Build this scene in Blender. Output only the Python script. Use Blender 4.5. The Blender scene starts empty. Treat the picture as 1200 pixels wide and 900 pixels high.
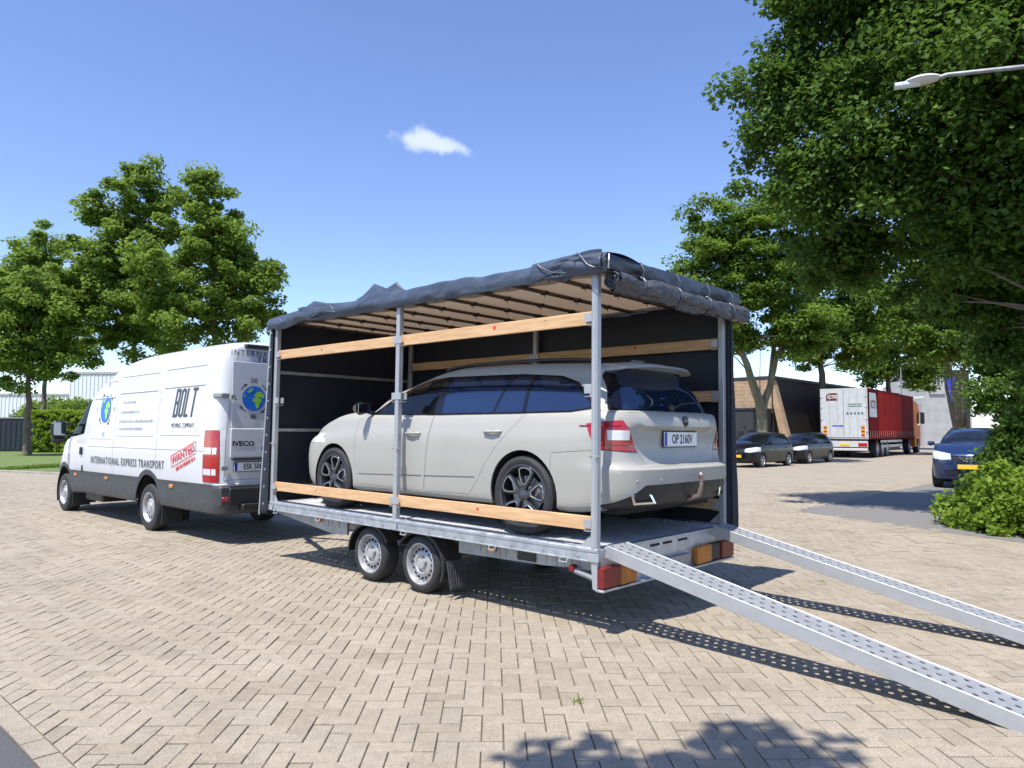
import bpy, bmesh, math, random
import numpy as np
from mathutils import Vector, Matrix
from mathutils.bvhtree import BVHTree

# ------------------------------------------------------------------ camera, world, sun, exposure
scene = bpy.context.scene
COL = scene.collection
CAM = Vector((-3.121, 5.2726, 1.4587)); YAW = -0.8263; PITCH = 0.0662; ROLL = 0.0014; FPX = 848.63
FW = Vector((math.cos(PITCH)*math.cos(YAW), math.cos(PITCH)*math.sin(YAW), math.sin(PITCH)))
RT = FW.cross(Vector((0, 0, 1))).normalized(); UP = RT.cross(FW)
RT2 = RT*math.cos(ROLL) + UP*math.sin(ROLL); UP2 = -RT*math.sin(ROLL) + UP*math.cos(ROLL)
cd = bpy.data.cameras.new('camera'); camera = bpy.data.objects.new('camera', cd); COL.objects.link(camera)
camera.matrix_world = Matrix(((RT2.x, UP2.x, -FW.x, CAM.x), (RT2.y, UP2.y, -FW.y, CAM.y), (RT2.z, UP2.z, -FW.z, CAM.z), (0, 0, 0, 1)))
cd.sensor_width = 36.0; cd.sensor_fit = 'HORIZONTAL'; cd.lens = FPX*36/1200; cd.clip_end = 3000; cd.clip_start = 0.05
scene.camera = camera
SUN_TRAVEL = Vector((0.05, -0.50, -1.0)).normalized()
sl = bpy.data.lights.new('sun', 'SUN'); sl.energy = 4.7; sl.angle = math.radians(0.53); sl.color = (1.0, 0.955, 0.88)
so = bpy.data.objects.new('sun', sl); COL.objects.link(so)
so.rotation_euler = SUN_TRAVEL.to_track_quat('-Z', 'Y').to_euler(); so.location = (0, 0, 30)
world = bpy.data.worlds.new('World'); scene.world = world; world.use_nodes = True
scene.view_settings.view_transform = 'Standard'; scene.view_settings.look = 'None'
scene.view_settings.gamma = 1.0; scene.view_settings.exposure = 0.60
try: scene.view_settings.use_curve_mapping = False
except Exception: pass
scene.cycles.use_denoising = True
scene.cycles.max_bounces = 8; scene.cycles.transparent_max_bounces = 16
def pix_dir(px, py): return (FW + RT2*((px-600)/FPX) + UP2*((450-py)/FPX))
def at_depth(px, py, d): return CAM + pix_dir(px, py)*d
def on_ground(px, py, z=0.0):
    d = pix_dir(px, py); return CAM + d*((z-CAM.z)/d.z)
def build_world():
    nt = world.node_tree; nt.nodes.clear(); N = nt.nodes.new; L = nt.links.new
    out = N('ShaderNodeOutputWorld'); bg = N('ShaderNodeBackground'); sky = N('ShaderNodeTexSky')
    sky.sky_type = 'NISHITA'; sky.sun_disc = False
    sd = -SUN_TRAVEL
    sky.sun_elevation = math.asin(sd.z); sky.sun_rotation = math.atan2(sd.x, sd.y)
    sky.altitude = 0; sky.air_density = 0.9; sky.dust_density = 0.15; sky.ozone_density = 3.0
    bg.inputs['Strength'].default_value = 0.15
    # one small fair-weather cloud and a faint veil of haze: part of the sky itself
    tc = N('ShaderNodeTexCoord')
    cdir = pix_dir(505, 168).normalized(); cr = cdir.cross(Vector((0, 0, 1))).normalized(); cu = cr.cross(cdir)
    def dot(v):
        n = N('ShaderNodeVectorMath'); n.operation = 'DOT_PRODUCT'; L(tc.outputs['Generated'], n.inputs[0]); n.inputs[1].default_value = v; return n.outputs['Value']
    def m(op, a, b=None, c=None):
        n = N('ShaderNodeMath'); n.operation = op
        for i, v in enumerate((a, b, c)):
            if v is None: continue
            if isinstance(v, (int, float)): n.inputs[i].default_value = v
            else: L(v, n.inputs[i])
        return n.outputs[0]
    u, v, w = dot(cr), dot(cu), dot(cdir)
    noi = N('ShaderNodeTexNoise'); noi.inputs['Scale'].default_value = 38; noi.inputs['Detail'].default_value = 7; noi.inputs['Roughness'].default_value = .62
    L(tc.outputs['Generated'], noi.inputs['Vector'])
    v2 = m('ADD', v, m('MULTIPLY', u, 0.16))
    thick = m('SUBTRACT', 1.0, m('MULTIPLY', u, 7.0))
    d = m('SQRT', m('ADD', m('POWER', m('DIVIDE', u, 0.050), 2.0), m('POWER', m('DIVIDE', v2, m('MULTIPLY', thick, 0.0145)), 2.0)))
    d2 = m('ADD', d, m('MULTIPLY', m('SUBTRACT', noi.outputs['Fac'], 0.5), 2.1))
    mr = N('ShaderNodeMapRange'); mr.interpolation_type = 'SMOOTHSTEP'; L(d2, mr.inputs['Value'])
    mr.inputs['From Min'].default_value = 1.2; mr.inputs['From Max'].default_value = 0.25
    front = m('GREATER_THAN', w, 0.5)
    mask = m('MULTIPLY', m('MULTIPLY', mr.outputs['Result'], front), 0.58)
    mix = N('ShaderNodeMix'); mix.data_type = 'RGBA'; L(mask, mix.inputs['Factor']); hs = N('ShaderNodeHueSaturation'); hs.inputs['Hue'].default_value = .512; hs.inputs['Saturation'].default_value = 1.06; hs.inputs['Value'].default_value = 1.10; L(sky.outputs['Color'], hs.inputs['Color']); L(hs.outputs['Color'], mix.inputs['A']); mix.inputs['B'].default_value = (5.2, 5.5, 6.1, 1)
    L(mix.outputs['Result'], bg.inputs['Color']); L(bg.outputs['Background'], out.inputs['Surface'])
build_world()

# ------------------------------------------------------------------ helpers
def link(o, parent=None, **props):
    COL.objects.link(o)
    if parent is not None: o.parent = parent
    for k, v in props.items():
        if v is not None: o[k] = v
    return o
def empty(name, loc=(0, 0, 0), rz=0.0, label=None, category=None, group=None, kind=None):
    o = bpy.data.objects.new(name, None); o.location = loc; o.rotation_euler = (0, 0, rz); o.empty_display_size = .2
    return link(o, None, label=label, category=category, group=group, kind=kind)
def copy_tree(o, parent=None):
    c = o.copy(); COL.objects.link(c); c.parent = parent
    if parent is not None: c.matrix_parent_inverse = o.matrix_parent_inverse.copy()
    for ch in list(o.children): copy_tree(ch, c)
    return c
class MB:
    """collects shapes and links them as one mesh object"""
    def __init__(s): s.v = []; s.f = []; s.m = []; s.n = 0
    def add(s, vs, fs, mi=0):
        b = s.n; s.v += [tuple(x) for x in vs]; s.n += len(vs)
        for f in fs: s.f.append(tuple(b+i for i in f)); s.m.append(mi)
        return s
    def box(s, x0, x1, y0, y1, z0, z1, mi=0):
        return s.add([(x0,y0,z0),(x1,y0,z0),(x1,y1,z0),(x0,y1,z0),(x0,y0,z1),(x1,y0,z1),(x1,y1,z1),(x0,y1,z1)],
            [(0,3,2,1),(4,5,6,7),(0,1,5,4),(1,2,6,5),(2,3,7,6),(3,0,4,7)], mi)
    def cbox(s, x0, x1, y0, y1, z0, z1, b=.005, mi=0, M=None):
        """box with chamfered edges"""
        if x0 > x1: x0, x1 = x1, x0
        if y0 > y1: y0, y1 = y1, y0
        if z0 > z1: z0, z1 = z1, z0
        b = min(b, (x1-x0)*.45, (y1-y0)*.45, (z1-z0)*.45)
        X, Y, Z = (x0, x1), (y0, y1), (z0, z1); vs = []; idx = {}
        for i in (0, 1):
            for j in (0, 1):
                for k in (0, 1):
                    sx, sy, sz = (b, -b)[i], (b, -b)[j], (b, -b)[k]
                    for a, p in enumerate(((X[i], Y[j]+sy, Z[k]+sz), (X[i]+sx, Y[j], Z[k]+sz), (X[i]+sx, Y[j]+sy, Z[k]))):
                        idx[i, j, k, a] = len(vs); vs.append(p)
        fs = []
        for i in (0, 1):
            q = [idx[i, 0, 0, 0], idx[i, 1, 0, 0], idx[i, 1, 1, 0], idx[i, 0, 1, 0]]; fs.append(q if i else q[::-1])
        for j in (0, 1):
            q = [idx[0, j, 0, 1], idx[1, j, 0, 1], idx[1, j, 1, 1], idx[0, j, 1, 1]]; fs.append(q[::-1] if j else q)
        for k in (0, 1):
            q = [idx[0, 0, k, 2], idx[1, 0, k, 2], idx[1, 1, k, 2], idx[0, 1, k, 2]]; fs.append(q if k else q[::-1])
        for i in (0, 1):
            for j in (0, 1):
                q = [idx[i, j, 0, 0], idx[i, j, 1, 0], idx[i, j, 1, 1], idx[i, j, 0, 1]]; fs.append(q if (i == j) == False else q[::-1])
        for i in (0, 1):
            for k in (0, 1):
                q = [idx[i, 0, k, 0], idx[i, 1, k, 0], idx[i, 1, k, 2], idx[i, 0, k, 2]]; fs.append(q[::-1] if (i == k) == False else q)
        for j in (0, 1):
            for k in (0, 1):
                q = [idx[0, j, k, 1], idx[1, j, k, 1], idx[1, j, k, 2], idx[0, j, k, 2]]; fs.append(q if (j == k) == False else q[::-1])
        for i in (0, 1):
            for j in (0, 1):
                for k in (0, 1):
                    q = [idx[i, j, k, 0], idx[i, j, k, 1], idx[i, j, k, 2]]; fs.append(q if (i+j+k) % 2 else q[::-1])
        if M is not None: vs = [M @ Vector(p) for p in vs]
        return s.add(vs, fs, mi)
    def tube(s, path, r, n=8, caps=True, mi=0, closed=False):
        P = [Vector(p) for p in path]; m = len(P); rs = r if isinstance(r, (list, tuple)) else [r]*m
        vs = []; prev = None
        for i, p in enumerate(P):
            if closed: t = P[(i+1) % m]-P[i-1]
            else: t = P[min(i+1, m-1)]-P[max(i-1, 0)]
            t = t.normalized() if t.length > 1e-9 else Vector((0, 0, 1))
            if prev is None:
                a = Vector((0, 0, 1)) if abs(t.z) < .9 else Vector((1, 0, 0))
                u = t.cross(a).normalized()
            else:
                u = prev-t*prev.dot(t); u = u.normalized() if u.length > 1e-6 else t.orthogonal().normalized()
            prev = u; w = t.cross(u)
            for k in range(n):
                an = 2*math.pi*k/n; vs.append(p+(u*math.cos(an)+w*math.sin(an))*rs[i])
        fs = []
        for i in range(m if closed else m-1):
            j = (i+1) % m
            for k in range(n): fs.append((i*n+k, i*n+(k+1) % n, j*n+(k+1) % n, j*n+k))
        if caps and not closed: fs.append(tuple(range(n))[::-1]); fs.append(tuple((m-1)*n+k for k in range(n)))
        return s.add(vs, fs, mi)
    def lathe(s, prof, n=24, origin=(0, 0, 0), axis='y', mi=0, a0=0.0, a1=2*math.pi, sgn=1):
        """prof: (radius, height) along the axis"""
        full = abs(a1-a0-2*math.pi) < 1e-6; m = n if full else n+1; vs = []; O = Vector(origin)
        for r, h in prof:
            for k in range(m):
                a = a0+(a1-a0)*k/n; c, t = r*math.cos(a), r*math.sin(a)
                vs.append(O+(Vector((c, h*sgn, t)) if axis == 'y' else Vector((c, t, h*sgn)) if axis == 'z' else Vector((h*sgn, c, t))))
        fs = []
        for i in range(len(prof)-1):
            for k in range(n):
                j = (k+1) % m; fs.append((i*m+k, i*m+j, (i+1)*m+j, (i+1)*m+k))
        return s.add(vs, fs, mi)
    def prism(s, poly, h0, h1, axis='y', mi=0, M=None):
        """polygon (2-D) extruded between h0 and h1 along axis; 'y' polygons are (x,z), 'x' are (y,z), 'z' are (x,y)"""
        def pt(a, b, h): return (a, h, b) if axis == 'y' else (h, a, b) if axis == 'x' else (a, b, h)
        n = len(poly); vs = [pt(a, b, h0) for a, b in poly]+[pt(a, b, h1) for a, b in poly]
        if M is not None: vs = [M @ Vector(p) for p in vs]
        fs = [tuple(range(n)), tuple(range(n, 2*n))[::-1]]+[(i, n+i, n+(i+1) % n, (i+1) % n) for i in range(n)]
        return s.add(vs, fs, mi)
    def mesh(s, name, mats, smooth=None):
        me = bpy.data.meshes.new(name); me.from_pydata(s.v, [], s.f)
        for m in (mats if isinstance(mats, (list, tuple)) else [mats]): me.materials.append(m)
        if any(s.m): me.polygons.foreach_set('material_index', s.m)
        fix_normals(me)
        if smooth is not None:
            me.shade_smooth(); me.set_sharp_from_angle(angle=math.radians(smooth))
        me.update(); return me
    def build(s, name, mats, parent=None, smooth=None, **props):
        return link(bpy.data.objects.new(name, s.mesh(name, mats, smooth)), parent, **props)
def fix_normals(me):
    bm = bmesh.new(); bm.from_mesh(me); bmesh.ops.recalc_face_normals(bm, faces=bm.faces); bm.to_mesh(me); bm.free()
def np_mesh(name, V, F, mats, smooth=False, attr=None):
    """V (n,3), F (m,k) arrays -> mesh, fast"""
    me = bpy.data.meshes.new(name); V = np.asarray(V, np.float32); F = np.asarray(F, np.int32); k = F.shape[1]
    me.vertices.add(len(V)); me.vertices.foreach_set('co', V.ravel())
    me.loops.add(F.size); me.loops.foreach_set('vertex_index', F.ravel())
    me.polygons.add(len(F)); me.polygons.foreach_set('loop_start', np.arange(0, F.size, k, dtype=np.int32))
    try: me.polygons.foreach_set('loop_total', np.full(len(F), k, np.int32))
    except Exception: pass
    for m in (mats if isinstance(mats, (list, tuple)) else [mats]): me.materials.append(m)
    if attr is not None:
        a = me.attributes.new('rnd', 'FLOAT', 'POINT'); a.data.foreach_set('value', np.asarray(attr, np.float32))
    me.update(calc_edges=True); me.validate()
    if smooth: me.shade_smooth()
    return me

# ------------------------------------------------------------------ materials
MATS = {}
def mat(name, col=(.5, .5, .5), rough=.5, metal=0.0, var=0.0, vscale=6.0, bump=0.0, bscale=40.0, spec=None, coat=0.0, col2=None, trans=0.0, detail=4.0, emit=None, stretch=None, rvar=0.0, ior=None, objvar=0.0):
    if name in MATS: return MATS[name]
    m = bpy.data.materials.new(name); m.use_nodes = True; nt = m.node_tree; N = nt.nodes.new; L = nt.links.new
    b = nt.nodes['Principled BSDF']; b.inputs['Base Color'].default_value = (*col, 1); b.inputs['Roughness'].default_value = rough; b.inputs['Metallic'].default_value = metal
    if spec is not None: b.inputs['Specular IOR Level'].default_value = spec
    if ior is not None: b.inputs['IOR'].default_value = ior
    if coat: b.inputs['Coat Weight'].default_value = coat; b.inputs['Coat Roughness'].default_value = .04
    if trans: b.inputs['Transmission Weight'].default_value = trans
    if emit: b.inputs['Emission Color'].default_value = (*emit[:3], 1); b.inputs['Emission Strength'].default_value = emit[3]
    if var or bump or rvar or objvar:
        tc = N('ShaderNodeTexCoord'); mp = N('ShaderNodeMapping'); L(tc.outputs['Object'], mp.inputs['Vector'])
        if stretch: mp.inputs['Scale'].default_value = stretch
        if var or objvar:
            n1 = N('ShaderNodeTexNoise'); n1.inputs['Scale'].default_value = vscale; n1.inputs['Detail'].default_value = detail; n1.inputs['Roughness'].default_value = .6; L(mp.outputs['Vector'], n1.inputs['Vector'])
            cr = N('ShaderNodeValToRGB'); cr.color_ramp.elements[0].position = .3; cr.color_ramp.elements[1].position = .7
            c2 = col2 if col2 is not None else tuple(c*(1-var) for c in col)
            cr.color_ramp.elements[0].color = (*c2, 1); cr.color_ramp.elements[1].color = (*tuple(min(1, c*(1+var*.4)) for c in col), 1)
            L(n1.outputs['Fac'], cr.inputs['Fac']); last = cr.outputs['Color']
            if objvar:
                oi = N('ShaderNodeObjectInfo'); mr = N('ShaderNodeMapRange'); L(oi.outputs['Random'], mr.inputs['Value']); mr.inputs['To Min'].default_value = 1-objvar; mr.inputs['To Max'].default_value = 1+objvar*.5
                mx = N('ShaderNodeMix'); mx.data_type = 'RGBA'; mx.blend_type = 'MULTIPLY'; mx.inputs['Factor'].default_value = 1; L(last, mx.inputs['A']); L(mr.outputs['Result'], mx.inputs['B']); last = mx.outputs['Result']
            L(last, b.inputs['Base Color'])
        if rvar:
            n3 = N('ShaderNodeTexNoise'); n3.inputs['Scale'].default_value = vscale*1.7; n3.inputs['Detail'].default_value = 5; L(mp.outputs['Vector'], n3.inputs['Vector'])
            r = N('ShaderNodeMapRange'); L(n3.outputs['Fac'], r.inputs['Value']); r.inputs['From Min'].default_value = .3; r.inputs['From Max'].default_value = .7
            r.inputs['To Min'].default_value = max(0, rough-rvar); r.inputs['To Max'].default_value = min(1, rough+rvar); L(r.outputs['Result'], b.inputs['Roughness'])
        if bump:
            n2 = N('ShaderNodeTexNoise'); n2.inputs['Scale'].default_value = bscale; n2.inputs['Detail'].default_value = 4; L(mp.outputs['Vector'], n2.inputs['Vector'])
            bp = N('ShaderNodeBump'); bp.inputs['Strength'].default_value = bump; bp.inputs['Distance'].default_value = .02; L(n2.outputs['Fac'], bp.inputs['Height']); L(bp.outputs['Normal'], b.inputs['Normal'])
    MATS[name] = m; return m
def glass(name, tint=(.02, .03, .05), see=.45, rough=.01, refl=1.6, rtint=(1, 1, 1)):
    """car glass: a reflecting pane that lets part of the view through"""
    if name in MATS: return MATS[name]
    m = bpy.data.materials.new(name); m.use_nodes = True; nt = m.node_tree; nt.nodes.clear(); N = nt.nodes.new; L = nt.links.new
    out = N('ShaderNodeOutputMaterial'); tr = N('ShaderNodeBsdfTransparent'); tr.inputs['Color'].default_value = (see, see*1.02, see*1.03, 1)
    df = N('ShaderNodeBsdfDiffuse'); df.inputs['Color'].default_value = (*tint, 1); gl = N('ShaderNodeBsdfGlossy'); gl.inputs['Roughness'].default_value = rough; gl.inputs['Color'].default_value = (*rtint, 1)
    fr = N('ShaderNodeFresnel'); fr.inputs['IOR'].default_value = refl
    m1 = N('ShaderNodeMixShader'); m1.inputs['Fac'].default_value = 1-see; L(tr.outputs[0], m1.inputs[1]); L(df.outputs[0], m1.inputs[2])
    m2 = N('ShaderNodeMixShader'); L(fr.outputs[0], m2.inputs['Fac']); L(m1.outputs[0], m2.inputs[1]); L(gl.outputs[0], m2.inputs[2]); L(m2.outputs[0], out.inputs['Surface'])
    MATS[name] = m; return m
def leaf_mat(name, c1, c2, tr=.35, rough=.62):
    if name in MATS: return MATS[name]
    m = bpy.data.materials.new(name); m.use_nodes = True; nt = m.node_tree; nt.nodes.clear(); N = nt.nodes.new; L = nt.links.new
    out = N('ShaderNodeOutputMaterial'); at = N('ShaderNodeAttribute'); at.attribute_name = 'rnd'
    cr = N('ShaderNodeValToRGB'); cr.color_ramp.elements[0].color = (*c1, 1); cr.color_ramp.elements[1].color = (*c2, 1); L(at.outputs['Fac'], cr.inputs['Fac'])
    p = N('ShaderNodeBsdfPrincipled'); p.inputs['Roughness'].default_value = rough; p.inputs['Specular IOR Level'].default_value = .22; L(cr.outputs['Color'], p.inputs['Base Color'])
    t = N('ShaderNodeBsdfTranslucent'); hs = N('ShaderNodeHueSaturation'); hs.inputs['Hue'].default_value = .485; hs.inputs['Value'].default_value = 1.6; L(cr.outputs['Color'], hs.inputs['Color']); L(hs.outputs['Color'], t.inputs['Color'])
    mx = N('ShaderNodeMixShader'); mx.inputs['Fac'].default_value = tr; L(p.outputs[0], mx.inputs[1]); L(t.outputs[0], mx.inputs[2]); L(mx.outputs[0], out.inputs['Surface'])
    MATS[name] = m; return m
def text_mesh(body, size=1.0, bold=0.0, extrude=.0008, xscale=1.0, shear=0.0, spacing=1.0):
    cu = bpy.data.curves.new('t', 'FONT'); cu.body = body; cu.size = size; cu.extrude = extrude; cu.offset = bold; cu.shear = shear; cu.space_character = spacing
    cu.align_x = 'CENTER'; cu.align_y = 'CENTER'; cu.resolution_u = 2
    o = bpy.data.objects.new('t', cu); COL.objects.link(o)
    me = bpy.data.meshes.new_from_object(o.evaluated_get(bpy.context.evaluated_depsgraph_get()))
    bpy.data.objects.remove(o); bpy.data.curves.remove(cu)
    if xscale != 1.0: me.transform(Matrix.Diagonal((xscale, 1, 1, 1)))
    return me
def text_part(name, body, m, parent, origin, xdir, updir, size, **kw):
    """flat lettering lying on a surface; xdir reading direction, updir up"""
    me = text_mesh(body, size, **kw); X = Vector(xdir).normalized(); U = Vector(updir).normalized(); Z = X.cross(U)
    me.transform(Matrix(((X.x, U.x, Z.x, origin[0]), (X.y, U.y, Z.y, origin[1]), (X.z, U.z, Z.z, origin[2]), (0, 0, 0, 1))))
    me.materials.clear(); me.materials.append(m); me.name = name
    return link(bpy.data.objects.new(name, me), parent)
M_zinc = mat('galvanised steel', (.50, .53, .57), .46, .7, var=.25, vscale=9, rvar=.14, bump=.06, bscale=30)
M_zinc2 = mat('dull galvanised sheet', (.36, .37, .38), .5, .6, var=.3, vscale=7, rvar=.12)
M_alu = mat('bright aluminium', (.41, .42, .435), .42, .35, var=.08, vscale=12, rvar=.1)
M_wood = mat('pine plank', (.60, .40, .22), .6, 0, var=.30, vscale=3.0, stretch=(1.2, 14, 14), bump=.12, bscale=18, col2=(.50, .29, .135))
M_rubber = mat('tyre rubber', (.028, .028, .03), .75, var=.35, vscale=14, bump=.1, bscale=60)
M_black = mat('black plastic', (.018, .018, .02), .5, var=.25, vscale=10, rvar=.12)
M_dark = mat('dark underside', (.010, .010, .011), .85)
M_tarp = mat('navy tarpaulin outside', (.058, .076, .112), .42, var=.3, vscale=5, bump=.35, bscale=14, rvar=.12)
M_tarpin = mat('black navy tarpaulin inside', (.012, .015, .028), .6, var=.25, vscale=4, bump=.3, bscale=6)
M_red = mat('red lamp lens', (.40, .012, .014), .18, spec=.6, coat=.5, var=.25, vscale=25)
M_amber = mat('amber lamp lens', (.72, .25, .02), .2, spec=.6, coat=.5)
M_white = mat('white plastic', (.78, .78, .78), .35)
# ------------------------------------------------------------------ ground, paving, road
def paver_material():
    m = bpy.data.materials.new('concrete paver'); m.use_nodes = True; nt = m.node_tree; N = nt.nodes.new; L = nt.links.new
    b = nt.nodes['Principled BSDF']; b.inputs['Roughness'].default_value = .85; b.inputs['Specular IOR Level'].default_value = .25
    at = N('ShaderNodeAttribute'); at.attribute_name = 'rnd'; oi = N('ShaderNodeObjectInfo'); ge = N('ShaderNodeNewGeometry')
    ad = N('ShaderNodeMath'); ad.operation = 'ADD'; L(at.outputs['Fac'], ad.inputs[0]); L(oi.outputs['Random'], ad.inputs[1])
    fr = N('ShaderNodeMath'); fr.operation = 'FRACT'; L(ad.outputs[0], fr.inputs[0])
    cr = N('ShaderNodeValToRGB'); e = cr.color_ramp.elements; e[0].color = (0.316, 0.273, 0.217, 1); e[1].color = (0.395, 0.348, 0.284, 1)
    for p, c in ((.2, (0.356, 0.308, 0.246)), (.55, (0.375, 0.327, 0.265)), (.8, (0.352, 0.308, 0.251)), (.93, (0.345, 0.304, 0.25))):
        x = e.new(p); x.color = (*c, 1)
    L(fr.outputs[0], cr.inputs['Fac'])
    def noise(s, d=3, r=.6):
        n = N('ShaderNodeTexNoise'); n.inputs['Scale'].default_value = s; n.inputs['Detail'].default_value = d; n.inputs['Roughness'].default_value = r; L(ge.outputs['Position'], n.inputs['Vector']); return n.outputs['Fac']
    def ramp(f, a, b_, lo, hi):
        r = N('ShaderNodeMapRange'); L(f, r.inputs['Value']); r.inputs['From Min'].default_value = a; r.inputs['From Max'].default_value = b_; r.inputs['To Min'].default_value = lo; r.inputs['To Max'].default_value = hi; return r.outputs['Result']
    def mul(c, f):
        x = N('ShaderNodeMix'); x.data_type = 'RGBA'; x.blend_type = 'MULTIPLY'; x.inputs['Factor'].default_value = 1; L(c, x.inputs['A']); L(f, x.inputs['B']); return x.outputs['Result']
    c = mul(mul(cr.outputs['Color'], ramp(noise(420, 2, .7), .36, .64, .72, 1.2)), ramp(noise(130, 2, .6), .36, .66, .74, 1.14))      # exposed aggregate
    c = mul(c, ramp(noise(14, 4), .3, .7, .88, 1.08))
    c = mul(c, ramp(noise(1.1, 5, .65), .34, .62, .80, .94))                       # worn and dusty areas
    st = noise(.55, 4, .7); c = mul(c, ramp(st, .66, .74, 1.0, .80))                # old oil and tyre stains
    tn = N('ShaderNodeMix'); tn.data_type = 'RGBA'; tn.blend_type = 'MULTIPLY'; tn.inputs['Factor'].default_value = 1; L(c, tn.inputs['A']); tn.inputs['B'].default_value = (1.13, 1.11, 1.05, 1); c = tn.outputs['Result']
    L(c, b.inputs['Base Color'])
    bp = N('ShaderNodeBump'); bp.inputs['Strength'].default_value = .35; bp.inputs['Distance'].default_value = .004; L(noise(240, 3), bp.inputs['Height']); L(bp.outputs['Normal'], b.inputs['Normal'])
    return m
M_paver = paver_material()
M_joint = mat('sand and grit in the joints', (.13, .11, .082), .95, var=.45, vscale=5, detail=6)
def far_paving_material():
    m = M_paver.copy(); m.name = 'distant concrete paving'; return m
M_asph = mat('old asphalt', (.105, .105, .108), .9, var=.4, vscale=90, bump=.5, bscale=260, detail=5)
M_asph2 = mat('grey asphalt bay', (.20, .19, .178), .9, var=.3, vscale=60, bump=.4, bscale=200, detail=6)
M_grass = leaf_mat('lawn blades', (.11, .175, .025), (.235, .335, .065), .35, .6)
M_soil = mat('lawn soil', (.13, .18, .04), .95, var=.4, vscale=3)
gm = MB(); gm.add([(-900, -900, -.05), (900, -900, -.05), (900, 900, -.05), (-900, 900, -.05)], [(0, 1, 2, 3)])
gm.build('ground', mat('dry earth and grass', (.13, .15, .07), .95, var=.4, vscale=.3), None, kind='structure')
EDGE_Y = 4.16
PA = math.radians(44.0); PU = Vector((math.cos(PA), math.sin(PA))); PV = Vector((-math.sin(PA), math.cos(PA)))
PW = .1055; JT = .0033
def clip_half(poly, n, d):
    """keep the side where p.n <= d"""
    out = []
    for i in range(len(poly)):
        a, b = poly[i], poly[(i+1) % len(poly)]; da, db = a.dot(n)-d, b.dot(n)-d
        if da <= 0: out.append(a)
        if (da < 0 < db) or (db < 0 < da): out.append(a+(b-a)*(da/(da-db)))
    return out
BAY = [Vector(p) for p in ((2.2, -8.35), (-.45, -6.95), (-9, -3.2), (-9, -60), (2.2, -60))]
def in_bay(p):
    if p.x > 2.2: return False
    a, b = BAY[0], BAY[2]; return (b.x-a.x)*(p.y-a.y)-(b.y-a.y)*(p.x-a.x) > 0
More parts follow.
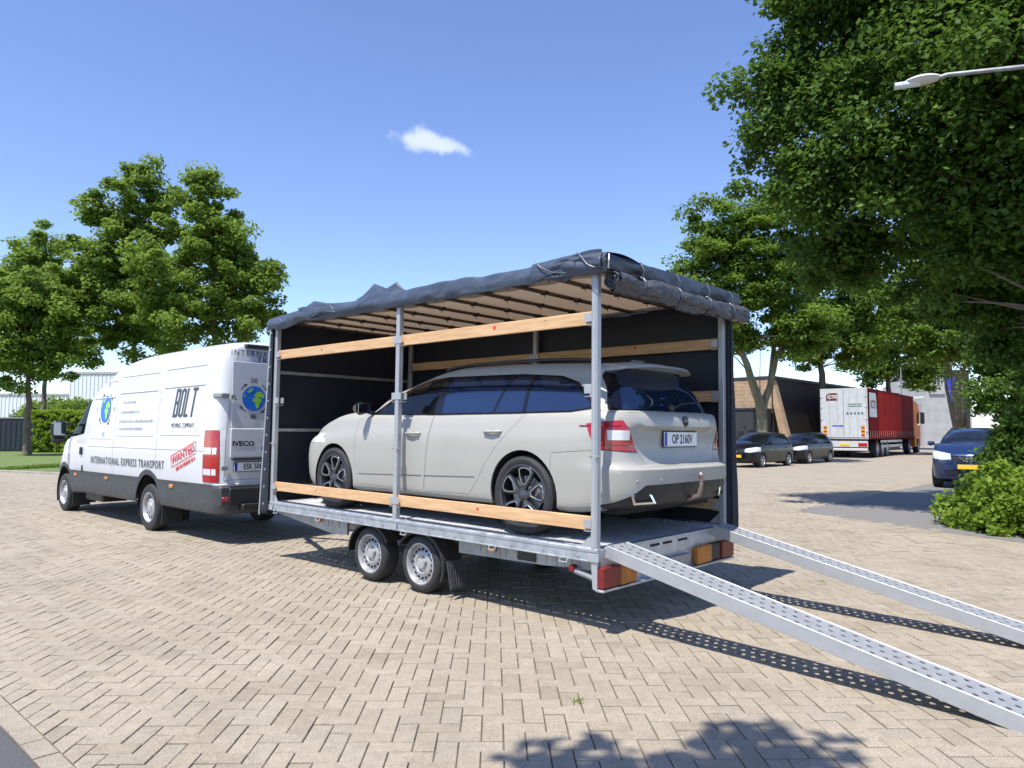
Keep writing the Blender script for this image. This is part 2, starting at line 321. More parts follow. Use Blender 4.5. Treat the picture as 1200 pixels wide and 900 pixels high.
def build_paving():
    root_m = MB(); z = -.008
    root_m.add([(-40, -130, z), (60, -130, z), (60, EDGE_Y+.11, z), (-40, EDGE_Y+.11, z)], [(0, 1, 2, 3)])
    root = root_m.build('paving', M_joint, None, kind='structure')
    rnd = random.Random(5); pieces = []
    cam2 = Vector((CAM.x, CAM.y)); f2 = Vector((FW.x, FW.y)).normalized(); r2 = Vector((RT.x, RT.y))
    R = 270
    for j in range(-R, R):
        for i in range(-R, R):
            k = (i+j) % 4
            if k == 0: cx, cy, hx, hy = i+1, j+.5, 1, .5
            elif k == 2: cx, cy, hx, hy = i+.5, j+1, .5, 1
            else: continue
            c = PU*(cx*PW)+PV*(cy*PW)
            if c.y > EDGE_Y+.12 or c.x > 26: continue
            d = c-cam2; dep = d.dot(f2); lat = d.dot(r2)
            if dep < 2.3 or dep > 21 or abs(lat) > dep*.75+.5: continue
            if c.y > EDGE_Y-.25:
                poly = [c+PU*(sx*(hx*PW-JT/1))+PV*(sy*(hy*PW-JT)) for sx, sy in ((-1, -1), (1, -1), (1, 1), (-1, 1))]
                poly = clip_half(poly, Vector((0, 1)), EDGE_Y-JT)
                if len(poly) < 3: continue
                ar = abs(sum(poly[a].x*poly[(a+1) % len(poly)].y-poly[(a+1) % len(poly)].x*poly[a].y for a in range(len(poly))))/2
                if ar < .0016: continue
                pieces.append((dep, c, poly, k)); continue
            if in_bay(c): continue
            pieces.append((dep, c, None, k))
    n = 0
    x = -8.0
    while x < 14:                                                           # border course along the road
        c = Vector((x+.105, EDGE_Y+.054)); d = c-cam2
        if d.dot(f2) > 1.2: pieces.append((d.dot(f2), c, 'border', 0))
        x += .2125
    def solid(poly, zt, b=.003, tilt=(0, 0)):
        """bevelled paver top: verts and faces"""
        m = len(poly); ctr = sum(poly, Vector((0, 0)))/m; vs = []; fs = []
        for p in poly: vs.append((p.x, p.y, -.02))
        for p in poly: vs.append((p.x, p.y, zt-b+(p-ctr).dot(Vector(tilt))))
        for p in poly:
            q = p+(ctr-p).normalized()*b*1.5; vs.append((q.x, q.y, zt+(q-ctr).dot(Vector(tilt))))
        fs.append(tuple(range(2*m, 3*m)))
        for a in range(m):
            c2 = (a+1) % m; fs.append((a, c2, m+c2, m+a)); fs.append((m+a, m+c2, 2*m+c2, 2*m+a))
        return vs, fs
    def local(k):
        hx, hy = ((1, .5), (.5, 1))[k == 2]
        return [PU*(sx*(hx*PW-JT))+PV*(sy*(hy*PW-JT)) for sx, sy in ((-1, -1), (1, -1), (1, 1), (-1, 1))]
    def outside(c): # roughly out of the picture
        v = Vector((c.x, c.y, 0))-CAM; w = v.dot(FW)
        return w <= 0 or abs(v.dot(RT2)/w*FPX) > 610 or abs(v.dot(UP2)/w*FPX) > 462
    pieces.sort(key=lambda t: t[0])
    shared = {}
    for k in (0, 2):
        for var in range(3):
            mb = MB(); mb.add(*solid(local(k), .0, .003, (rnd.uniform(-.012, .012), rnd.uniform(-.012, .012)))); shared[k, var] = mb.mesh('paver', M_paver)
    bor = MB(); bor.add(*solid([Vector(p) for p in ((-.102, -.050), (.102, -.050), (.102, .050), (-.102, .050))], .0)); bmesh_b = bor.mesh('paver', M_paver)
    made = 0; V = []; F4 = []; Fn = []; A = []
    big = MB(); attr = []
    for dep, c, poly, k in pieces:
        zt = rnd.uniform(-.0025, .0025)
        if made < 300 and not outside(c) and (poly is None or poly == 'border'):
            me = bmesh_b if poly == 'border' else shared[k, rnd.randrange(3)]
            o = bpy.data.objects.new('paver', me); o.location = (c.x, c.y, zt); link(o, root); made += 1; continue
        if poly == 'border': poly = [c+Vector(p) for p in ((-.102, -.050), (.102, -.050), (.102, .050), (-.102, .050))]
        if poly is None: poly = [c+p for p in local(k)]
        vs, fs = solid(poly, zt, .003, (rnd.uniform(-.012, .012), rnd.uniform(-.012, .012)))
        if dep > 9: fs = fs[:1]+fs[2::2]
        big.add(vs, fs); attr += [rnd.random()]*len(vs)
    me = bpy.data.meshes.new('paver_field'); me.from_pydata(big.v, [], big.f); me.materials.append(M_paver)
    a = me.attributes.new('rnd', 'FLOAT', 'POINT'); a.data.foreach_set('value', attr); me.update()
    link(bpy.data.objects.new('paver_field', me), root, kind='stuff')
    # beyond the pieces: the same paving where single stones can no longer be told apart
    far = MB(); q0 = cam2+f2*20.6; z = -.003
    pts = [q0-r2*90, q0+r2*90, q0+r2*90+f2*120, q0-r2*90+f2*120]
    far.add([(p.x, p.y, z) for p in pts], [(0, 1, 2, 3)]); far.build('distant_paving', M_paver, None, kind='structure')
    bay = MB(); bay.add([(p.x, p.y, .002) for p in BAY], [(0, 1, 2, 3, 4)]); bay.build('asphalt_bay', M_asph2, None, kind='structure')
    road = MB(); road.add([(-60, EDGE_Y+.108, -.012), (90, EDGE_Y+.108, -.012), (90, EDGE_Y+9, -.012), (-60, EDGE_Y+9, -.012)], [(0, 1, 2, 3)]); road.build('asphalt_road', M_asph, None, kind='structure')
build_paving()

def weed_tufts():
    rng = np.random.default_rng(3)
    for px, py, lab in ((675, 822, 'small weed tuft in the paver joints facing the ramp'), (598, 700, 'tiny weed tuft at the shade edge under the trailer'), (962, 682, 'dry weed tuft between the two ramps')):
        g = on_ground(px, py); n = 46; a = rng.random(n)*6.28; r = rng.random(n)*.035; h = .008+.022*rng.random(n); V = np.zeros((n, 3, 3))
        bx = np.stack([np.cos(a)*r*1.6, np.sin(a)*r], 1); V[:, 0, :2] = bx; V[:, 1, :2] = bx+rng.normal(size=(n, 2))*.005; V[:, 2, :2] = bx*1.5+rng.normal(size=(n, 2))*.008; V[:, 2, 2] = h; V[:, :2, 2] = -.006
        T = link(bpy.data.objects.new('weed_tuft', np_mesh('weed_tuft', V.reshape(-1, 3), np.arange(3*n).reshape(n, 3), M_grass, attr=np.repeat(rng.random(n), 3))), None, label=lab, category='weed'); T.location = g
weed_tufts()
# ------------------------------------------------------------------ trailer with frame and tarpaulin
TP, TR = 0.0095, 0.0039
TO = Vector((2.3, 0, .3))
TRAILER_M = Matrix.Translation(TO) @ Matrix.Rotation(TR, 4, 'X') @ Matrix.Rotation(-TP, 4, 'Y') @ Matrix.Translation(-TO)
HW = 1.0125; LEN = 4.56; XM = 2.30; ZD = .643
def perforated(mb, x0, x1, y0, y1, z, cols, rows, r=.013, stagger=True, thick=.004, M=None, mi=0, raise_=.003, open_=True):
    """sheet with real holes: every cell is a ring of quads round an eight-sided hole with a raised lip"""
    dx = (x1-x0)/rows; dy = (y1-y0)/cols
    vs = []; fs = []
    for j in range(cols):
        off = (.25 if j % 2 else -.25)*dx if stagger else 0
        for i in range(rows):
            cx, cy = x0+dx*(i+.5)+off*.0, y0+dy*(j+.5); hx, hy = dx/2, dy/2
            b = len(vs); ox = off*.8
            sq = [(1, 0), (1, 1), (0, 1), (-1, 1), (-1, 0), (-1, -1), (0, -1), (1, -1)]
            for sx, sy in sq: vs.append((cx+sx*hx, cy+sy*hy, z))
            for k in range(8):
                a = math.pi/4*k; vs.append((cx+ox+math.cos(a)*r*1.35, cy+math.sin(a)*r*1.35, z+raise_))
            for k in range(8):
                a = math.pi/4*k; vs.append((cx+ox+math.cos(a)*r, cy+math.sin(a)*r, z+raise_*.6))
            for k in range(8):
                a = math.pi/4*k; vs.append((cx+ox+math.cos(a)*r, cy+math.sin(a)*r, z-thick))
            for k in range(8):
                n = (k+1) % 8
                if not open_: fs += [(b+k, b+n, b+8+n, b+8+k), (b+8+k, b+8+n, b+16+n, b+16+k)]; continue
                fs += [(b+k, b+n, b+8+n, b+8+k), (b+8+k, b+8+n, b+16+n, b+16+k), (b+16+k, b+16+n, b+24+n, b+24+k)]
            if not open_: fs.append(tuple(b+16+k for k in range(8)))
    if M is not None: vs = [M @ Vector(p) for p in vs]
    mb.add(vs, fs, mi)
def steel_wheel(parent, x, y, R=.262, w=.185, sgn=1, z=None, rimR=.185):
    """trailer wheel, outer face at y (sgn = side it faces)"""
    z = R-.004 if z is None else z
    wh = bpy.data.objects.new('wheel', None); wh.location = (x, y, z); link(wh, parent)
    t = MB(); t.lathe([(rimR-.004, -.02), (rimR, -.004), (rimR+.012, 0), (R-.05, .004), (R-.018, -.006), (R-.004, -.022), (R, -.04), (R, -w+.04), (R-.004, -w+.022), (R-.03, -w), (rimR, -w+.004)], 40, sgn=sgn)
    for g in (-.06, -.093, -.126):
        t.lathe([(R+.0005, g-.004), (R-.006, g), (R+.0005, g+.004)], 40, sgn=sgn)
    t.build('tyre', M_rubber, wh, smooth=35)
    r = MB(); r.lathe([(rimR-.002, -.012), (rimR+.004, -.002), (rimR-.006, .001), (rimR-.014, -.012), (rimR-.022, -.05), (rimR-.036, -.055), (.118, -.034), (.108, -.026), (.085, -.022), (.072, -.034), (.05, -.036), (.045, -.012), (.030, -.008), (0.0001, -.007)], 40, sgn=sgn)
    r.build('rim', mat('silver painted steel rim', (.44, .44, .445), .42, .35, var=.25, vscale=12, rvar=.1), wh, smooth=35)
    for k in range(16):
        a = 2*math.pi*k/16; h = MB(); h.tube([(math.cos(a)*.130, (-.043)*sgn, math.sin(a)*.130), (math.cos(a)*.1305, (-.033)*sgn, math.sin(a)*.1305)], .0125, 8); h.build('vent_hole', M_dark, wh)
    b = MB()
    for k in range(5):
        a = 2*math.pi*k/5+.3; b.tube([(math.cos(a)*.058, -.036*sgn, math.sin(a)*.058), (math.cos(a)*.058, -.018*sgn, math.sin(a)*.058)], .010, 6)
    b.build('wheel_bolt', M_zinc2, wh, kind='stuff')
    return wh
def build_trailer():
    T = empty('car_trailer', label='galvanised twin axle car trailer with half open navy tarpaulin cover', category='trailer'); T.matrix_world = TRAILER_M
    # deck plates
    n = 8; w = (2*HW-.13)/n
    for k in range(n):
        y0 = -HW+.065+k*w; mb = MB(); perforated(mb, .02, LEN-.06, y0+.004, y0+w-.004, ZD-.004, 3, 60, .0125, open_=(k in (0, n-1)))
        mb.box(.02, LEN-.06, y0+.002, y0+.0075, ZD-.035, ZD-.004); mb.build('deck_plate', mat('worn deck sheet', (.56, .57, .58), .55, .15, var=.25, vscale=6, rvar=.1), T)
    for s in (1, -1):
        mb = MB(); mb.cbox(-.02, LEN+.03, s*(HW-.05), s*HW, ZD-.098, ZD+.002, .006); mb.cbox(-.018, LEN+.028, s*(HW-.012), s*(HW+.006), ZD-.030, ZD-.004, .004)
        mb.cbox(-.018, LEN+.028, s*(HW-.006), s*(HW+.004), ZD-.1, ZD-.088, .003); mb.build('side_rail', M_zinc, T)
        # bolts along the rail
        b = MB()
        for k in range(14): b.tube([(.15+k*.33, s*HW, ZD-.07), (.15+k*.33, s*(HW+.006), ZD-.07)], .009, 6)
        b.build('rail_bolt', M_zinc2, T, kind='stuff')
        # dark slot for the lashing rings
        for xa, xb in ((.32, 2.18), (2.42, 4.42)):
            g = MB(); g.box(xa, xb, s*(HW-.063), s*(HW-.052), ZD-.02, ZD+.003); g.build('slot', M_dark, T)
    mb = MB(); mb.cbox(LEN-.05, LEN+.03, -HW+.05, HW-.05, ZD-.1, ZD+.0, .005); mb.build('front_sill', M_zinc, T)
    mb = MB(); mb.cbox(-.02, .03, -HW+.05, HW-.05, ZD-.15, ZD-.006, .005)
    mb.cbox(-.035, -.018, -HW+.10, HW-.10, ZD-.02, ZD-.002, .003); mb.build('rear_sill', M_zinc, T)
    for ya, yb in ((-.02, .12), (.17, .31), (-.27, -.12)):
        g = MB(); g.cbox(-.0225, -.0195, ya, yb, ZD-.062, ZD-.042, .001); g.build('ramp_slot', M_dark, T)
    # cross members and longitudinals under the deck
    for k in range(9):
        x = .25+k*.51; mb = MB(); mb.box(x, x+.05, -.9, .9, ZD-.10, ZD-.044); mb.build('cross_member', M_zinc2, T)
    for s in (1, -1):
        mb = MB(); mb.cbox(.05, 4.5, s*.60, s*.66, .40, ZD-.1, .005); mb.build('chassis_beam', M_zinc2, T)
        for nm, poly in (('front', [(3.16, .545), (3.16, .40), (3.40, .385), (4.52, .505), (4.55, .545)]), ('rear', [(.06, .545), (.06, .48), (.55, .445), (1.50, .425), (1.50, .545)])):
            mb = MB(); mb.prism(poly, s*.905, s*.93); mb.build('chassis_side_panel', M_zinc2, T)
            xs = (3.30, 3.42, 3.50, 3.58) if nm == 'front' else (.20, .27, .34, .42, .52, .95, 1.02, 1.16, 1.24)
            for x in xs:
                e = MB(); e.cbox(x, x+.012, s*.928, s*.938, .455, .525, .004); e.build('pressed_rib', M_alu, T)
        e = MB(); e.cbox(.62, .82, s*.925, s*.940, .455, .535, .012); e.build('storage_hatch', M_black, T)
        for x in (3.66, 1.09):
            e = MB(); e.cbox(x-.035, x+.035, s*.93, s*.965, .485, .525, .010); e.build('side_marker_lamp', M_amber, T)
        # lashing rings
        for x in (.28, 1.02, 2.15, 3.56, 4.42):
            e = MB(); e.tube([(x-.035, s*(HW-.004), ZD-.092), (x-.035, s*(HW+.014), ZD-.125), (x+.035, s*(HW+.014), ZD-.125), (x+.035, s*(HW-.004), ZD-.092)], .006, 6); e.build('lashing_ring', M_alu, T)
    # wheels, mudguards, flaps
    for s in (1, -1):
        for x in (2.02, 2.78):
            steel_wheel(T, x, s*.93, sgn=s)
            mb = MB(); prof = []
            a0, a1 = (math.radians(-2), math.radians(150)) if x > 2.4 else (math.radians(28), math.radians(205))
            vs = []; fs = []; nn = 16
            for q in range(nn+1):
                a = a0+(a1-a0)*q/nn; c, t = math.cos(a), math.sin(a)
                for rr, yy in ((.295, .945), (.315, .945), (.322, .93), (.322, .72), (.314, .72), (.308, .925)):
                    vs.append((x+c*rr*1.08, s*yy, .262+t*rr*.92))
            for q in range(nn):
                for e in range(6): fs.append((q*6+e, q*6+(e+1) % 6, q*6+6+(e+1) % 6, q*6+6+e))
            fs += [tuple(range(6)), tuple(nn*6+e for e in range(6))]
            mb.add(vs, fs); mb.build('mudguard', M_black, T, smooth=40)
        mb = MB(); Mf = Matrix.Translation((1.64, s*.84, .335)) @ Matrix.Rotation(math.radians(12), 4, 'Y')
        mb.cbox(-.006, .006, -.105, .105, -.25, .0, .003, M=Mf)
        for q in range(7): mb.cbox(-.014, -.005, -.094+q*.028, -.082+q*.028, -.23, -.03, .002, M=Mf); mb.cbox(.005, .012, -.094+q*.028, -.082+q*.028, -.23, -.03, .002, M=Mf)
        mb.build('mudflap', mat('worn black rubber flap', (.045, .047, .05), .7, var=.3, vscale=20), T)
    for x in (2.02, 2.78):
        mb = MB(); mb.tube([(x, -.75, .262), (x, .75, .262)], .03, 10); mb.build('axle', M_zinc2, T)
    # drawbar, coupling, jockey wheel
    mb = MB()
    for s in (1, -1): mb.tube([(3.1, s*.62, .45), (4.5, s*.52, .45), (5.72, s*.05, .47)], .045, 4)
    mb.build('drawbar', M_zinc, T)
    mb = MB(); mb.cbox(5.68, 5.98, -.06, .06, .45, .53, .015); mb.tube([(5.98, 0, .49), (6.03, 0, .47)], .045, 10); mb.build('coupling', M_black, T)
    j = MB(); j.tube([(5.35, .17, .40), (5.35, .17, .85)], .028, 10); j.tube([(5.35, .17, .85), (5.35, .17, .9), (5.35, .30, .9)], .008, 6); j.build('jockey_post', M_zinc, T)
    j = MB(); j.lathe([(.03, -.03), (.09, -.03), (.105, -.012), (.105, .012), (.09, .03), (.03, .03)], 20, origin=(5.35, .17, .38)); j.build('jockey_wheel', M_rubber, T, smooth=40)
    j = MB(); j.lathe([(.001, .03), (.05, .032), (.062, .02), (.062, -.02), (.05, -.032), (.001, -.03)], 16, origin=(4.22, .80, .50), axis='x'); j.tube([(4.1, .80, .50), (4.42, .80, .50)], .02, 8); j.build('winch_handle', M_alu, T, smooth=40)
    # rear lamps and bar
    mb = MB(); mb.cbox(-.07, .0, -HW-.03, HW-.008, .338, .356, .004); mb.cbox(-.012, .0, -HW, HW-.01, .352, ZD-.146, .003); mb.build('lamp_bar', M_zinc, T)
    TR_red = mat('dusty shade-darkened red lens', (.20, .014, .014), .4, var=.3, vscale=14); TR_amb = mat('dusty shade-darkened amber lens', (.46, .16, .015), .4, var=.25, vscale=14)  # dust and the shade of the rear face are both put into these colours
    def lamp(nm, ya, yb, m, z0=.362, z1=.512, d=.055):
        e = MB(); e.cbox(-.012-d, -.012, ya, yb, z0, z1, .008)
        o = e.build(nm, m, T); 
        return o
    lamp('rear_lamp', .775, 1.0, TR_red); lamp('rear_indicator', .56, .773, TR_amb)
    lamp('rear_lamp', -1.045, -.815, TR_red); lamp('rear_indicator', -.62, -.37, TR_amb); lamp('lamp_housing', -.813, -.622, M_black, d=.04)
    e = MB(); e.cbox(-.055, -.013, -.27, .24, .40, .475, .006); e.build('plate_bracket', M_zinc2, T)
    for s in (1, -1):
        mb = MB(); mb.tube([(.22, s*.955, .455), (-.02, s*.955, .405)], .024, 8); mb.build('prop_stand', M_zinc2, T)
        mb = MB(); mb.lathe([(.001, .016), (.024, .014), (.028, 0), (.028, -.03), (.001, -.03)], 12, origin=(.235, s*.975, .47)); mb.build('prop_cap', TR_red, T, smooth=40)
        mb = MB(); mb.prism([(-.02, ZD-.09), (.035, ZD-.09), (.02, .36), (-.02, .34)], s*(HW-.02), s*HW); mb.build('corner_plate', M_alu, T)
    # posts
    for s in (1, -1):
        for x in (.012, XM, LEN-.02):
            mb = MB(); mb.cbox(x-.027, x+.027, s*(HW-.052), s*(HW+.002), ZD-.01, 2.735, .006)
            if x < .1 or x > 4: mb.prism([(x, ZD-.0), (x+(.14 if x < 1 else -.10), ZD-.0), (x, ZD+.13)], s*(HW-.03), s*(HW-.022))
            mb.cbox(x-.05, x+.05, s*(HW+.0062), s*(HW+.0105), ZD-.095, ZD-.035, .002)
            if x == .012: mb.cbox(x-.016, x+.016, s*(HW+.002), s*(HW+.006), ZD, 2.70, .002)
            mb.build('post', M_alu, T)
            zs = (2.318, 1.79, 1.30, .815) if s > 0 else (2.31, 1.82, 1.30, .82)
            for z in zs:
                if s > 0 and abs(z-1.30) < .01:
                    for dx in (-.03, .03): b = MB(); b.tube([(x+dx, HW-.02, z), (x+dx, HW+.018, z)], .009, 6); b.build('bracket_pin', M_alu, T)
                    continue
                b = MB(); e = .068
                xa, xb = (x-e, x+e) if x == XM else (x+.02, x+.02+e) if x < 1 else (x-.02-e, x-.02)
                yb_ = s*(HW+.002); b.cbox(xa, xb, yb_, yb_+s*.004, z-.032, z+.032, .0015)
                b.cbox(xa, xb, s*(HW-.066), s*(HW-.070), z-.032, z+.032, .0015); b.cbox(xa, xb, s*(HW-.066), yb_, z-.056, z-.051, .001); b.build('bracket', M_alu, T)
    # planks (pine boards slotted between the posts)
    def plank(xa, xb, y, z0, z1, knots=()):
        b = MB(); b.cbox(xa, xb, y-.0125, y+.0125, z0, z1, .003); o = b.build('plank', M_wood, T)
        for kx, kz, c, rr in knots:
            k = MB(); k.lathe([(.0001, .0012), (rr, .0010), (rr*1.1, -.002)], 10, origin=(kx, y+.0125, kz)); k.build('plank_mark', c, o)
    KR = mat('red paint mark', (.75, .05, .04), .6); KN = mat('dark knot', (.12, .06, .03), .7)
    yn = HW-.034
    plank(.045, XM-.005, yn, 2.267, 2.366, ((1.05, 2.33, KR, .018), (1.7, 2.30, KN, .004), (.5, 2.34, KN, .005)))
    plank(XM+.005, LEN-.05, yn, 2.267, 2.366, ((3.62, 2.32, KN, .011), (2.9, 2.29, KN, .004)))
    plank(.045, XM-.005, yn, .766, .866, ((1.22, .825, KR, .015), (1.42, .80, KN, .004)))
    plank(XM+.005, LEN-.05, yn, .766, .866, ((3.66, .815, KN, .010), (2.8, .84, KN, .004)))
    for z in (2.31, 1.82, 1.30, .82):
        plank(.045, XM-.005, -yn, z-.05, z+.05, ((.95, z+.02, KR, .015), (1.9, z, KN, .008)) if z > 2 else ()); plank(XM+.005, LEN-.05, -yn, z-.05, z+.05, ((3.4, z, KN, .01),) if z > 2 else ())
    for z in (2.12, 1.455, .80):
        b = MB(); b.cbox(LEN-.012, LEN+.012, -HW+.06, HW-.06, z-.018, z+.018, .003); b.build('front_rail', M_zinc2, T)
    # roof frame and ribs
    for s in (1, -1):
        b = MB(); b.cbox(-.02, LEN+.02, s*(HW-.055), s*(HW-.015), 2.695, 2.735, .004); b.build('roof_rail', M_zinc2, T)
    M_rib = mat('brown roof slat', (.10, .075, .055), .6, var=.3, vscale=5)
    RIBS = [.09, .54, .99, 1.44, 1.89, 2.34, 2.79, 3.25, 3.70, 4.15, 4.52]
    for x in RIBS:
        b = MB(); b.cbox(x-.028, x+.028, -HW+.055, HW-.055, 2.690, 2.712, .004); o = b.build('roof_rib', M_rib, T)
        for y in (.9, .42, -.06, -.54):
            c = MB(); c.cbox(x-.034, x+.034, y-.02, y+.02, 2.682, 2.716, .004); c.tube([(x, y, 2.684), (x-.01, y+.01, 2.655)], .004, 5); c.build('strap_clip', M_black, o)
    # tarpaulin
    rnd = random.Random(3); ns = lambda *a: noise3(*a)
    def sheet(name, fn, nu, nv, m, smooth=True, thick=None):
        V = [fn(i/nu, j/nv) for i in range(nu+1) for j in range(nv+1)]
        F = [(i*(nv+1)+j, (i+1)*(nv+1)+j, (i+1)*(nv+1)+j+1, i*(nv+1)+j+1) for i in range(nu) for j in range(nv)]
        me = np_mesh(name, V, F, m, smooth=smooth); o = link(bpy.data.objects.new(name, me), T)
        if thick: md = o.modifiers.new('solid', 'SOLIDIFY'); md.thickness = thick; md.offset = 0
        return o
    def roof(u, v):
        x = -.06+u*(LEN+.13); y = -HW-.01+v*(2*HW+.02); d = min(abs(x-r) for r in RIBS)
        return (x, y, 2.728-.014*min(1, d/.2)*(1-abs(2*v-1)**6)+.006*ns(x*3, y*3, 1))
    sheet('roof_sheet', roof, 120, 24, M_roof_in, thick=.003)
    def farwall(u, v):
        x = -.05+u*(LEN+.12); z = .50+v*2.25; y = -HW-.022-.02*(1-v)-.012*ns(x*2.2, z*1.3, 4)-.006*ns(x*9, z*2, 7)
        return (x, y, z)
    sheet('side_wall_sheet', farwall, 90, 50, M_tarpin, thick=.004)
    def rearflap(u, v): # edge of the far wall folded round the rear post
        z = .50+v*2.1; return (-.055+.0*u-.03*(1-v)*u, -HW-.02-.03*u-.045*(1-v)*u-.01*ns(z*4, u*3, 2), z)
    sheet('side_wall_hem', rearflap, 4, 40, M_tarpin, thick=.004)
    def frontwall(u, v):
        y = -HW-.02+u*(2*HW+.04); z = .50+v*2.25; x = LEN+.05+.135*(1-v)**1.2+.012*ns(y*3, z*1.4, 9)
        return (x, y, z)
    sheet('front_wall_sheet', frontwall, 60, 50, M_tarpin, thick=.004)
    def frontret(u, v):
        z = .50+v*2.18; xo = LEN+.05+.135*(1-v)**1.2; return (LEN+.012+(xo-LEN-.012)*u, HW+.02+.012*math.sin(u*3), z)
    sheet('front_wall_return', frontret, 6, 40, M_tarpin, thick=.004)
    b = MB(); b.tube([(LEN+.055+.135*(1-v)**1.2, HW+.026, .48+v*2.2) for v in [i/12 for i in range(13)]], .013, 6); b.build('hem_cord', M_alu, T)
    e = MB()
    for q in range(11):
        v = .05+q*.09; xo = LEN+.05+.135*(1-v)**1.2; e.lathe([(.004, .003), (.012, .004), (.013, 0)], 8, origin=((LEN+.012+xo)/2, HW+.033, .50+v*2.18))
    e.build('eyelet', M_alu, T, kind='stuff')
    # near side curtain folded up over the roof edge: a thick wrinkled band
    def lump(x, c, w): return math.exp(-((x-c)/w)**2)
    def nearband(u, v):
        x = -.13+u*(LEN+.23); a = v
        drop = .0+.035*lump(x, 4.35, .28)-.015*lump(x, 3.9, .2)
        hi = .02*lump(x, 3.62, .25)+.02*lump(x, 2.62, .2)+.01*lump(x, .25, .3)-.05*max(0, (x-4.05))
        bul = .028*lump(x, .2, .33)+.02*lump(x, 3.75, .3)
        w1 = .012*ns(x*2.0, v*3, 11)+.006*ns(x*6, v*6, 3)
        fold = .010*math.sin(x*7.3+v*5+2*ns(x, v, 5))*lump(x, 3.9, .6)+.012*math.sin(x*16+v*9)*lump(x, .15, .35)
        # section: over the roof (v=0..0.3), down the side (0.3..0.8), tucked under (0.8..1)
        if v < .34: t = v/.34; y = .62+t*(HW+.035-.62+bul); z = 2.757+.028*math.sin(t*math.pi*.75)+hi*t
        elif v < .86:
            t = (v-.34)/.52; y = HW+.035+bul+.022*math.sin(t*math.pi); z = 2.777+hi*(1-t)-(.150+drop)*t
        else:
            t = (v-.86)/.14; y = HW+.035+bul-.055*t; z = 2.627-drop+.018*t
        return (x, y+w1+fold, z+w1*.8)
    sheet('folded_side_curtain', nearband, 260, 36, M_tarp)
    # pieces of the fold standing up
    def bunch(cx, cy, cz, lx, ly, lz, sd, name='curtain_fold'):
        def f(u, v):
            a = u*2*math.pi; ph = (v-.5)*math.pi; r = 1+.35*ns(math.cos(a)*1.6+sd, math.sin(a)*1.6, v*3+sd)+.12*math.sin(a*5+v*7+sd)
            return (cx+lx*math.cos(ph)*math.cos(a)*r, cy+ly*math.cos(ph)*math.sin(a)*r, cz+lz*math.sin(ph)*r)
        sheet(name, f, 44, 22, M_tarp)
    bunch(.28, 1.045, 2.705, .24, .040, .075, 8.0); bunch(4.44, 1.03, 2.685, .13, .035, .055, 1.0)
    def pleat(xa, xp, xb, z0, zp, y0, wid, sd, lean=0.0):
        """sharp standing fold of stiff tarpaulin: two leaves meeting in a crest"""
        def f(u, v):
            x = xa+(xb-xa)*u; t = (x-xa)/(xp-xa) if (x-xa)*(xp-xa) < (xp-xa)**2 else (xb-x)/(xb-xp); h = (zp-z0)*max(0, t)**1.15
            w = v*2-1; s_ = 1-abs(w)
            return (x+lean*s_*h*2, y0+wid*w*(.35+.65*max(0, t))+.012*ns(x*9, v*2, sd)*s_, z0-.015+(h+.015)*s_+.010*ns(x*7, v*3, sd+2)*s_)
        sheet('curtain_fold', f, 46, 14, M_tarp)
    pleat(3.10, 2.60, 2.30, 2.775, 2.925, .96, .075, 2.0, .5); pleat(2.72, 2.46, 2.18, 2.775, 2.885, 1.01, .05, 4.0, -.6)
    pleat(4.15, 3.62, 3.20, 2.755, 2.862, 1.00, .07, 5.0, .8); pleat(3.86, 3.72, 3.45, 2.73, 2.815, 1.055, .03, 7.0, -.9)
    def pocket(u, v): # loose flap hanging open
        x = 3.98-.62*u-.10*v; return (x, HW+.062+.028*math.sin(u*math.pi)*math.sin(v*2.6)+.008*ns(x*8, v*4, 3), 2.790-.03*u-.125*v*(1-.35*u)+.012*math.sin(u*7+v*3))
    sheet('curtain_flap', pocket, 30, 14, M_tarp, thick=.003)
    def flap2(u, v):
        x = .56-.66*u; return (x, HW+.066+.022*math.sin(v*2.8)*(1-.4*u)+.010*ns(x*9, v*5, 13), 2.795-.02*(1-u)**2-(.155-.04*math.sin(u*3.1))*v+.012*ns(x*5, v*3, 3))
    sheet('curtain_flap', flap2, 34, 16, M_tarp, thick=.003)
    for pts in ([(.50, 2.785), (.46, 2.735), (.34, 2.675), (.20, 2.65)], [(.10, 2.795), (.06, 2.75), (.01, 2.69), (-.06, 2.655)], [(.30, 2.745), (.285, 2.71)], [(.12, 2.72), (.115, 2.675)]):
        b = MB(); b.tube([(x, HW+.098, z) for x, z in pts], .0055, 5); b.build('seam_cord', M_tarp2, T, smooth=60)
    # rear valance and rolled rear curtain
    def valance(u, v):
        y = HW+.045-u*(2*HW+.11); w1 = .012*ns(y*3, v*3, 21)+.008*ns(y*8, v*4, 2); sag = .012*math.sin(u*9)
        if v < .4: t = v/.4; x = .25-t*.36; z = 2.760+.026*math.sin(t*math.pi*.8)
        else: t = (v-.4)/.6; x = -.11-.02*math.sin(t*3); z = 2.775-.125*t+sag*t
        return (x+w1, y, z+w1)
    sheet('rear_valance', valance, 130, 22, M_tarp)
    def roll(u, v):
        y = HW-.045-u*(2*HW+.10); a = v*2*math.pi; cz = 2.588-.012*math.sin(u*math.pi)+.006*ns(y*2, 0, 3)
        r = .076+.018*ns(y*3, math.cos(a)*1.5, math.sin(a)*1.5)+.014*ns(y*9, math.cos(a)*2, math.sin(a)*2)+.008*ns(y*22, math.cos(a)*4, math.sin(a)*4)+.007*math.sin(a*3+y*6)
        tie = min(abs(y-t) for t in (.62, .08, -.42, -.86)); r -= .020*math.exp(-(tie/.03)**2)
        return (-.115+r*.92*math.cos(a), y, cz+r*math.sin(a))
    sheet('rolled_rear_curtain', roll, 240, 40, M_tarp2)
